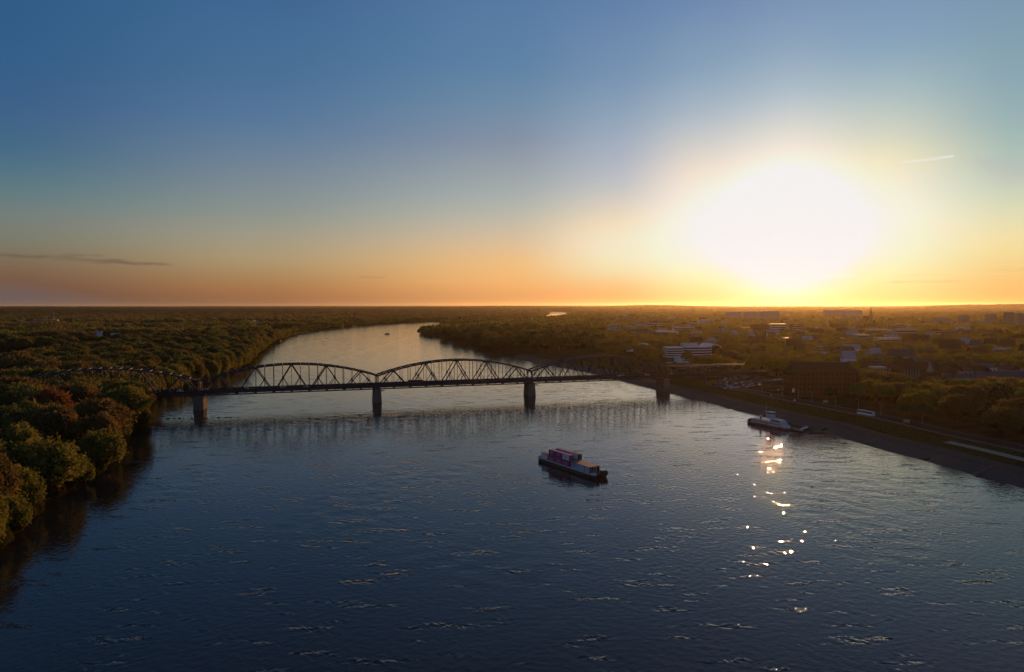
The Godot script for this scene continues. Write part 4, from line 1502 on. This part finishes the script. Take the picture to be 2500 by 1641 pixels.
	var put := func(k: int, flat: bool, x: float, z: float, size: Vector3, turn: float, where: String) -> void:
		var look: String = ["cream", "pale", "grey", "brick", "white", "cream"][k]
		var kind: String = "apartment block with flat roof" if flat else "house with pitched roof"
		var label := "%s %s %s" % [look, kind, where]
		var key := "%d %s" % [k, flat]
		plots.append([x, z, maxf(size.x, size.z) * 0.6])
		if not first.has(key):
			var t2 := thing("apartment_block" if flat else "town_house", label, "building", Vector3.ZERO, 0.0, "")
			part("wall", box1(Vector3(1, 1, 1)), protos[k][0], t2)
			var s2 := S()
			if flat:
				s2.box(Vector3(0, 1.02, 0), Vector3(1.02, 0.04, 1.04))
			else:
				s2.gable(Vector3(0, 1.001, 0), 1, 1, 0.6, 0.0, 0.0, 0.03)
				for e in [-0.5, 0.5]:
					s2.tri(Vector3(e, 1, -0.5), Vector3(e, 1, 0.5), Vector3(e, 1.58, 0))
			part("roof", s2, protos[k][1], t2)
			if flat:
				for r in 4:
					part("window_row", box1(Vector3(0.96, 0.09, 0.01)), M.glass, t2, Vector3(0, 0.12 + r * 0.23, 0.502))
			first[key] = t2
			t2.position = Vector3(x, ground_y(x, z) - 0.2, z)
			t2.rotation.y = turn
			t2.scale = size
			t2.set_meta("group", "%ss %s" % [look + " " + kind.split(" with")[0], where])
		else:
			var o := copy(first[key], "apartment_block" if flat else "town_house", label, Vector3(x, ground_y(x, z) - 0.2, z), turn, size)
			o.set_meta("group", "%ss %s" % [look + " " + kind.split(" with")[0], where])
	for n in 330:
		var d := 640.0 * pow(6.0, rng.randf())
		var a := deg_to_rad(rng.randf_range(7.0, 40.0))
		var x := sin(a) * d
		var z := -cos(a) * d
		var sh := shore(x, z)
		if sh[0] < 120.0 or sh[1] == 0 or (z > -1500 and x < 230 and d > 900) or (z > -1000 and x < 330):
			continue
		if taken(x, z, 12.0):
			continue
		var flat := rng.randf() < 0.3 and d > 1100
		var size := Vector3(rng.randf_range(22, 50), rng.randf_range(13, 22), 12) if flat else Vector3(rng.randf_range(11, 24), rng.randf_range(8, 14), rng.randf_range(9, 13))
		var spot: String = "behind the offices" if a < 0.25 else ("below the first slab blocks" if a < 0.37 else ("left of the church spire" if a < 0.48 else ("right of the church spire" if a < 0.57 else "toward the apartment towers")))
		var range_: String = "nearest" if d < 1000.0 else ("well back" if d < 1500.0 else ("far back" if d < 2300.0 else "hazy and farthest"))
		put.call(rng.randi() % 6, flat, x, z, size, rng.randf_range(-0.5, 0.5), "%s, %s" % [spot, range_])
	for n in 80:
		var d := 1300.0 * pow(2.9, rng.randf())
		var a := deg_to_rad(rng.randf_range(-38.0, -19.0))
		var x := sin(a) * d
		var z := -cos(a) * d
		if n < 10:
			x = -1190.0 + n * 16.0
			z = -3045.0 + rng.randf_range(-40, 40)
		elif n < 18:
			x = -1135.0 + (n - 10) * 9.0
			z = -1560.0 + rng.randf_range(-20, 20)
		if shore(x, z)[0] < 120.0 or taken(x, z, 8.0):
			continue
		put.call(rng.randi() % 6, false, x, z, Vector3(rng.randf_range(10, 16), rng.randf_range(6, 8), rng.randf_range(9, 11)), rng.randf_range(-0.8, 0.8), "on the wooded plain of the left bank")

func taken(x: float, z: float, room: float) -> bool:
	for p in plots:
		if absf(x - p[0]) < p[2] + room and absf(z - p[1]) < p[2] + room and Vector2(x - p[0], z - p[1]).length() < p[2] + room:
			return true
	return false

func make_street_things() -> void:
	for e in [[334, -832, "left floodlight mast among the trees behind the brick warehouse"], [403, -832, "right floodlight mast among the trees behind the brick warehouse"]]:
		var t := thing("floodlight_mast", e[2], "mast", Vector3(e[0], ground_y(e[0], e[1]), e[1]))
		var s := S()
		s.tube(Vector3.ZERO, Vector3(0, 27, 0), 0.35, 0.18)
		part("mast", s, M.grey, t)
		for k in 6:
			part("floodlight", box1(Vector3(0.9, 0.8, 0.4)), M.metal, t, Vector3(-2.7 + k * 1.1, 27, 0.3))
		part("bracket", box1(Vector3(6.6, 0.25, 0.25)), M.grey, t, Vector3(0, 26.7, 0))
	var q := bank_point(-1003, 30)
	var t := thing("white_pole", "tall white pole on the grassy bank below the wooded point", "pole", Vector3(73, ground_y(73, -1060), -1060))
	var s := S()
	s.tube(Vector3.ZERO, Vector3(0, 10, 0), 0.35, 0.2)
	part("shaft", s, M.white, t)
	part("lantern", box1(Vector3(1.6, 0.5, 0.8)), M.white, t, Vector3(0, 10, 0))
	# street lamps along the riverside road and on the bridge approach
	var proto: Node3D
	for k in 12:
		var p := bank_point(-400.0 - k * 20.0, 57.4)
		var label := "grey street lamp along the riverside road"
		if k == 0:
			proto = thing("street_lamp", label, "lamp post", p, 0.3, "street lamps along the riverside road")
			s = S()
			s.tube(Vector3.ZERO, Vector3(0, 7.5, 0), 0.11, 0.07)
			s.tube(Vector3(0, 7.5, 0), Vector3(-1.6, 7.9, 0), 0.06, 0.05)
			part("post", s, M.grey, proto)
			part("lamp_head", box1(Vector3(0.8, 0.15, 0.3)), M.grey, proto, Vector3(-1.8, 7.82, 0))
		else:
			copy(proto, "street_lamp", label, p, 0.3)
	for e in [[-401.0, 48.0, "blank pale notice board on the grassy bank near the coach"], [-470.0, 60.0, "pale kiosk board at the foot of the brick warehouse"]]:
		var p := bank_point(e[0], e[1])
		var o := thing("notice_board", e[2], "notice board", p, -0.5)
		part("panel", box1(Vector3(3.4, 1.9, 0.15)), M.cream, o, Vector3(0, 0.9, 0))
		for x in [-1.4, 1.4]:
			part("post", box1(Vector3(0.14, 1.0, 0.14)), M.grey, o, Vector3(x, 0, 0))
	for e in [[-318, -14000, 70.0, "thin mast on the horizon left of the wooded point"], [1640, -13000, 90.0, "thin mast on the horizon near the setting sun"], [-9200, -13500, 80.0, "thin mast on the dark horizon at the left"], [3300, -14000, 110.0, "thin broadcasting mast on the horizon above the offices"]]:
		s = S()
		s.tube(Vector3.ZERO, Vector3(0, e[2], 0), 3.0, 1.2, 6)
		solo("radio_mast", s, M.dark, e[3], "mast", "", "", Vector3(e[0], ground_y(e[0], e[1]), e[1]))

# ------------------------------------------------------------------ planting
func near_bridge(x: float, z: float, room: float) -> bool:
	var p := Basis(Vector3.UP, -BRIDGE_TURN) * (Vector3(x, 0, z) - BRIDGE_AT)
	return absf(p.z) < room and p.x > -SPAN * 2.0 and p.x < SPAN * 3.0 + 150.0

func beyond_bridge(x: float, z: float) -> bool:
	return (Basis(Vector3.UP, -BRIDGE_TURN) * (Vector3(x, 0, z) - BRIDGE_AT)).z < 0.0

func make_trees() -> void:
	var mine := [
		[-161, -203, 10, 13, "olive", 2, "small sunlit tree at the lower left picture edge, nearest of all"],
		[-186, -268, 22, 19, "olive", 2, "broad olive willow in front of the left bank wood"],
		[-178, -243, 12, 15, "olive", 7, "round olive tree below the broad willow at the left edge"],
		[-216, -296, 16, 19, "brown", 0, "brownish tree behind the broad olive willow"],
		[-240, -352, 17, 26, "russet", 6, "tall russet tree standing out reddest in the left wood"],
		[-246, -384, 22, 25, "brown", 0, "large brown tree right behind the tall russet one"],
		[-213, -350, 23, 22, "brown", 3, "large spreading brown tree beside the russet one, nearer the water"],
		[-189, -311, 16, 16, "olive", 2, "olive willow with its dark trunk standing at the waterline"],
		[-183, -287, 8, 9, "olive", 7, "small olive bush between the two willows at the waterline"],
		[-229, -402, 20, 23, "olive", 5, "tall olive tree leaning over the water before the bridge"],
		[-427, -752, 36, 25, "brown", 0, "wide brown crown rising behind the hidden bridge span"],
		[-345, -537, 28, 24, "brown", 3, "dense brown tree below the left bridge arch, middle of three"],
		[-374, -548, 28, 24, "brown", 6, "dense brown tree below the left bridge arch, left of three"],
		[-300, -502, 24, 22, "brown", 0, "dense brown tree below the left bridge arch, right of three"],
		[-422, -585, 30, 25, "brown", 5, "big brown tree under the left end of the arch"],
		[-266, -345, 20, 18, "green", 5, "grey-green tree at the left picture edge"],
		[-313, -424, 28, 24, "brown", 3, "big brown tree at the left edge above the grey-green one"],
		[-457, -713, 22, 21, "olive", 2, "pale olive treetop above the bridge arch, left one"],
		[-490, -742, 22, 21, "olive", 7, "pale olive treetop above the bridge arch, middle one"],
		[-405, -705, 20, 19, "olive", 2, "pale olive treetop above the bridge arch, right one"],
		[-268, -470, 19, 20, "olive", 5, "leafy olive tree that hides the bridge deck at the bank"],
		[337, -492, 13, 15, "yellow", 0, "bright yellow-green tree below the slate roofs, left of two"],
		[348, -484, 12, 14, "yellow", 5, "bright yellow-green tree below the slate roofs, right of two"],
		[300, -482, 15, 16, "olive", 0, "olive tree in front of the long brick range"],
		[316, -490, 14, 15, "olive", 5, "olive tree in front of the grey plastered house"],
		[282, -420, 24, 20, "brown", 0, "wide dark tree in the middle of the riverside park"],
		[262, -398, 22, 19, "brown", 3, "wide dark tree above the pale footpath"],
		[306, -428, 22, 20, "green", 5, "dark green tree behind the wide park trees"],
		[262, -360, 20, 18, "brown", 3, "brown park tree beside the start of the pale footpath"],
		[280, -372, 22, 19, "brown", 0, "brown park tree at the right picture edge above the footpath"],
		[302, -395, 22, 20, "green", 5, "dark park tree highest at the right edge"],
		[246, -412, 16, 12, "green", 5, "low bushy tree behind the white coach"],
		[326, -452, 20, 18, "brown", 6, "brown twiggy tree below the yellow-green pair"],
		[270, -455, 14, 11, "olive", 0, "low tree before the wide red-roofed house"],
		[300, -455, 18, 16, "brown", 3, "brown tree before the wide red-roofed house, right side"],
		[233, -660, 17, 17, "yellow", 0, "sunlit yellow tree left behind the brick warehouse"],
		[252, -648, 22, 17, "yellow", 5, "broad sunlit yellow tree behind the brick warehouse roof"],
		[216, -690, 20, 16, "yellow", 0, "sunlit yellow tree at the end of the bridge approach"],
		[196, -710, 22, 17, "olive", 5, "olive tree between the bridge approach and the offices"],
		[320, -640, 15, 16, "yellow", 0, "small bright yellow tree above the brick hall"],
		[236, -505, 9, 10, "green", 1, "small green tree against the warehouse front, left"],
		[254, -503, 11, 12, "green", 5, "small green tree against the warehouse front, right"],
		[268, -512, 14, 14, "green", 0, "green tree at the right corner of the warehouse"],
		[176, -596, 6, 7, "yellow", 0, "little yellow tree in the middle of the car park"],
	]
	for k in 6:
		mine.append([183 + k * 4.5, -955 + (k % 2) * 6, 4.0, 13.0 + (k % 3) * 1.5, "brown", 4, "%s narrow poplar from the left before the ribbed dome" % ["first", "second", "third", "fourth", "fifth", "sixth"][k]])
	var kept := []
	for e in mine:
		var near: float = 1.25 if e[0] < -150.0 and e[1] > -620.0 else 1.0
		tree("tree", e[6], e[0], e[1], e[2] * near, e[3] * (1.3 if near > 1.0 and e[1] < -340.0 else near), e[4], e[5])
		kept.append([e[0], e[1], e[2] * near * 0.5])
	# wood filling
	var looks := {"brown": [0.185, 0.125, 0.043], "russet": [0.23, 0.09, 0.036], "olive": [0.195, 0.178, 0.040], "green": [0.095, 0.102, 0.036], "yellow": [0.24, 0.19, 0.025]}
	var pool_left := ["brown", "olive", "olive", "green", "brown", "olive", "olive", "brown", "olive", "green"]
	var pool_right := ["olive", "yellow", "brown", "yellow", "olive", "olive", "green", "olive"]
	var lots := []
	var lot_colors := []
	for v in kinds.size():
		lots.append([])
		lot_colors.append([])
	var singles := {"left": 0, "right": 0, "point": 0}
	rng.seed = 2024
	var places := []
	var bushes := []
	var bush_colors := []
	for k in LEFT.size() - 1:      # willows along the left waterline
		var a := Vector2(LEFT[k][0], LEFT[k][1])
		var b := Vector2(LEFT[k + 1][0], LEFT[k + 1][1])
		if a.y > -150.0 or a.y < -4600.0:
			continue
		var gap := 7.5 if a.y > -900.0 else 11.0
		for q in int(a.distance_to(b) / gap):
			var t := (b - a).normalized()
			var p := a + t * (q + rng.randf()) * gap + Vector2(t.y, -t.x) * rng.randf_range(-0.5, 4.5)
			places.append([p.x, p.y, 1])
			if a.y > -900.0:
				for e in 2:
					var o := a + t * (q + rng.randf()) * gap + Vector2(t.y, -t.x) * rng.randf_range(-1.5, 3.5)
					bushes.append(Transform3D(Basis(Vector3.UP, rng.randf() * TAU).scaled(Vector3.ONE * rng.randf_range(4.0, 7.5)), Vector3(o.x, -0.5, o.y)))
					var f := rng.randf_range(0.6, 1.1)
					bush_colors.append(Color(0.085 * f, 0.075 * f, 0.022 * f))
	var d := 205.0
	while d < 1650.0:
		var step := maxf(9.5, d * 0.0115)
		var n := int(d * 1.50 / step)
		for i in n:
			var a := -0.75 + 1.5 * (i + rng.randf_range(0.1, 0.9)) / n
			var r := d + rng.randf_range(-0.45, 0.45) * step
			places.append([sin(a) * r, -cos(a) * r])
		d += step
	for p in places:
		var x: float = p[0]
		var z: float = p[1]
		var s := shore(x, z)
		var off: float = s[0]
		var left: bool = s[1] == 0
		var edge: bool = p.size() > 2
		if off < 2.5 and not edge:
			continue
		var place := "left"
		var far := Vector2(x, z).length()
		if left:
			if off > 230.0 and clear_noise.get_noise_2d(x, z) < (-0.12 if far < 1000 else 0.05):
				continue
			var in_field := false
			for f in [[-845, -1300, 170, 420, 0.45], [-1010, -1420, 190, 360, 0.55], [-560, -1220, 90, 150, 0.3], [-720, -1560, 120, 260, 0.35]]:
				var q: Vector2 = (Vector2(x, z) - Vector2(f[0], f[1])).rotated(-f[4])
				if absf(q.x) < f[2] * 0.5 and absf(q.y) < f[3] * 0.5:
					in_field = true
			if in_field:
				continue
		else:
			place = "right"
			var point: bool = z < -1060.0 and x < 150.0 + (-1060.0 - z) * 0.10
			if point:
				place = "point"
				if off < 4.0 or (z > -1120 and off < 60.0):
					continue
			else:
				if off < 66.0 or (z > -640 and off < 74.0 and z < -440):
					continue
				if z < -900 and z > -1120 and off < 120:
					continue
				if x > 145 and x < 262 and z < -535 and z > -700:
					continue     # car park and bridge end
				if x > 130 and x < 250 and z < -690 and z > -850 and rng.randf() < 0.8:
					continue
				if x > 140 and x < 300 and z < -800 and z > -985 and rng.randf() < 0.85:
					continue
				if rng.randf() > (0.75 if clear_noise.get_noise_2d(x * 1.6 + 900.0, z * 1.6) > -0.02 else 0.22):
					continue
		if near_bridge(x, z, 13.0) or taken(x, z, 3.0):
			continue
		if not left and x > 300 and x < 470 and z < -500 and z > -690:
			continue
		var w := rng.randf_range(13.0, 22.0) if not edge else rng.randf_range(9.0, 16.0)
		var clash := false
		for q in kept:
			if absf(q[0] - x) < 26.0 and Vector2(q[0] - x, q[1] - z).length() < q[2] * (0.95 if far < 480.0 else 0.85) + w * (0.4 if far < 480.0 else (0.3 if not edge else 0.1)):
				clash = true
				break
		if clash:
			continue
		var h := w * rng.randf_range(0.9, 1.2) + 3.0
		if place == "left" and far < 620.0 and not edge:
			h = minf(h * 1.27, 29.0)
		if place == "right":
			w *= 0.85
			h = minf(h, 18.0) * 0.9
		var look: String = (pool_left if place != "right" else pool_right)[rng.randi() % (10 if place != "right" else 8)]
		if place == "left" and not edge and far > 750.0 and rng.randf() < 0.45:
			look = "green"
		if place == "left" and (edge and rng.randf() < 0.85 or off < 40.0 and rng.randf() < 0.4):
			look = "olive"
		var v := rng.randi() % kinds.size()
		if v == 4 and rng.randf() < 0.8:
			v = 0
		if edge:
			v = [2, 7, 2, 7, 5][rng.randi() % 5]
		var limit: int = {"left": 135, "right": 80, "point": 30}[place]
		if singles[place] < limit and absf(x) < -z * 0.80:
			singles[place] += 1
			var where: String
			if place == "left":
				where = "at the left waterline" if edge else ("in the left wood near the water" if off < 60.0 else "deep in the left wood")
				where += " this side of the bridge" if not beyond_bridge(x, z) else (" right beyond the bridge" if z > -680.0 else (" well beyond the bridge" if z > -850.0 else " far upstream of the bridge"))
			elif place == "right":
				where = ("in the riverside park above the pale footpath" if z > -400 else ("in the riverside park behind the coach" if x < 290 else "in the riverside park below the slate roofs")) if z > -520 and x > 230 else ("among the old town roofs" if x > 300 else ("behind the car park and offices" if z < -690 else "between the warehouse and the car park"))
			else:
				where = "at the waterline of the wooded point" if off < 40.0 else "inside the wooded point"
			var build := "small" if h < 15.0 else ("tall" if h > w * 1.25 else ("broad" if w > 18.0 else "rounded"))
			tree("tree", "%s %s-leaved tree %s" % [build, look, where], x, z, w, h, look, v, "%s %s trees %s" % [build, look, where])
		else:
			var c: Array = looks[look]
			var f := rng.randf_range(0.8, 1.2)
			var tall: float = [1.05, 1.9, 0.95, 1.3][kinds[v]]
			lots[v].append(Transform3D(Basis(Vector3.UP, rng.randf() * TAU).scaled(Vector3(w, h / tall, w)), Vector3(x, ground_y(x, z) - 0.1, z)))
			lot_colors[v].append(Color(c[0] * f, c[1] * f, c[2] * f))
	for v in kinds.size():
		scatter("distant_trees", "woods and town trees receding along both banks of the river", crowns[v][0], lots[v], lot_colors[v])
	scatter("waterline_bushes", "low bushes and reeds crowding the left waterline", crowns[2][0], bushes, bush_colors)
	for p in [[-1300, -2350, 120.0], [-1180, -2550, 130.0], [-1080, -2760, 140.0], [-1120, -2900, 120.0], [-1800, -2600, 110.0], [-1900, -2740, 110.0], [-1980, -2880, 90.0]]:
		plots.append(p)      # open meadows among the far woods
	# far woods
	for k in 3:
		var mesh := clump(300 + k)
		var where := []
		var cols := []
		rng.seed = 500 + k
		d = 1650.0
		while d < 15000.0:
			var step := maxf(26.0, d * 0.015)
			var n := int(d * 1.6 / step)
			for i in n:
				if i % 3 != k:
					continue
				var a := -0.8 + 1.6 * (i + rng.randf()) / n
				var r := d + rng.randf_range(-0.5, 0.5) * step
				var x := sin(a) * r
				var z := -cos(a) * r
				var town := x > 120.0 and r < 4500.0
				var cn := clear_noise.get_noise_2d(x * 0.7, z * 0.7)
				if (town and (rng.randf() > 0.7 or clear_noise.get_noise_2d(x * 2.2 + 300.0, z * 2.2) < -0.12)) or (not town and cn < (0.02 if r < 3200.0 else -0.16)):
					continue
				if taken(x, z, 14.0):
					continue
				var s := shore(x, z)
				var w := rng.randf_range(34.0, 52.0) * maxf(1.0, r / 5500.0)
				if s[0] < w * (0.38 if s[1] == 1 else 0.25) or (x > 230 and x < 480 and z < -4250 and z > -8000 and s[0] < 90):
					continue
				var c: Array = looks[(pool_right if town else pool_left)[rng.randi() % 8]]
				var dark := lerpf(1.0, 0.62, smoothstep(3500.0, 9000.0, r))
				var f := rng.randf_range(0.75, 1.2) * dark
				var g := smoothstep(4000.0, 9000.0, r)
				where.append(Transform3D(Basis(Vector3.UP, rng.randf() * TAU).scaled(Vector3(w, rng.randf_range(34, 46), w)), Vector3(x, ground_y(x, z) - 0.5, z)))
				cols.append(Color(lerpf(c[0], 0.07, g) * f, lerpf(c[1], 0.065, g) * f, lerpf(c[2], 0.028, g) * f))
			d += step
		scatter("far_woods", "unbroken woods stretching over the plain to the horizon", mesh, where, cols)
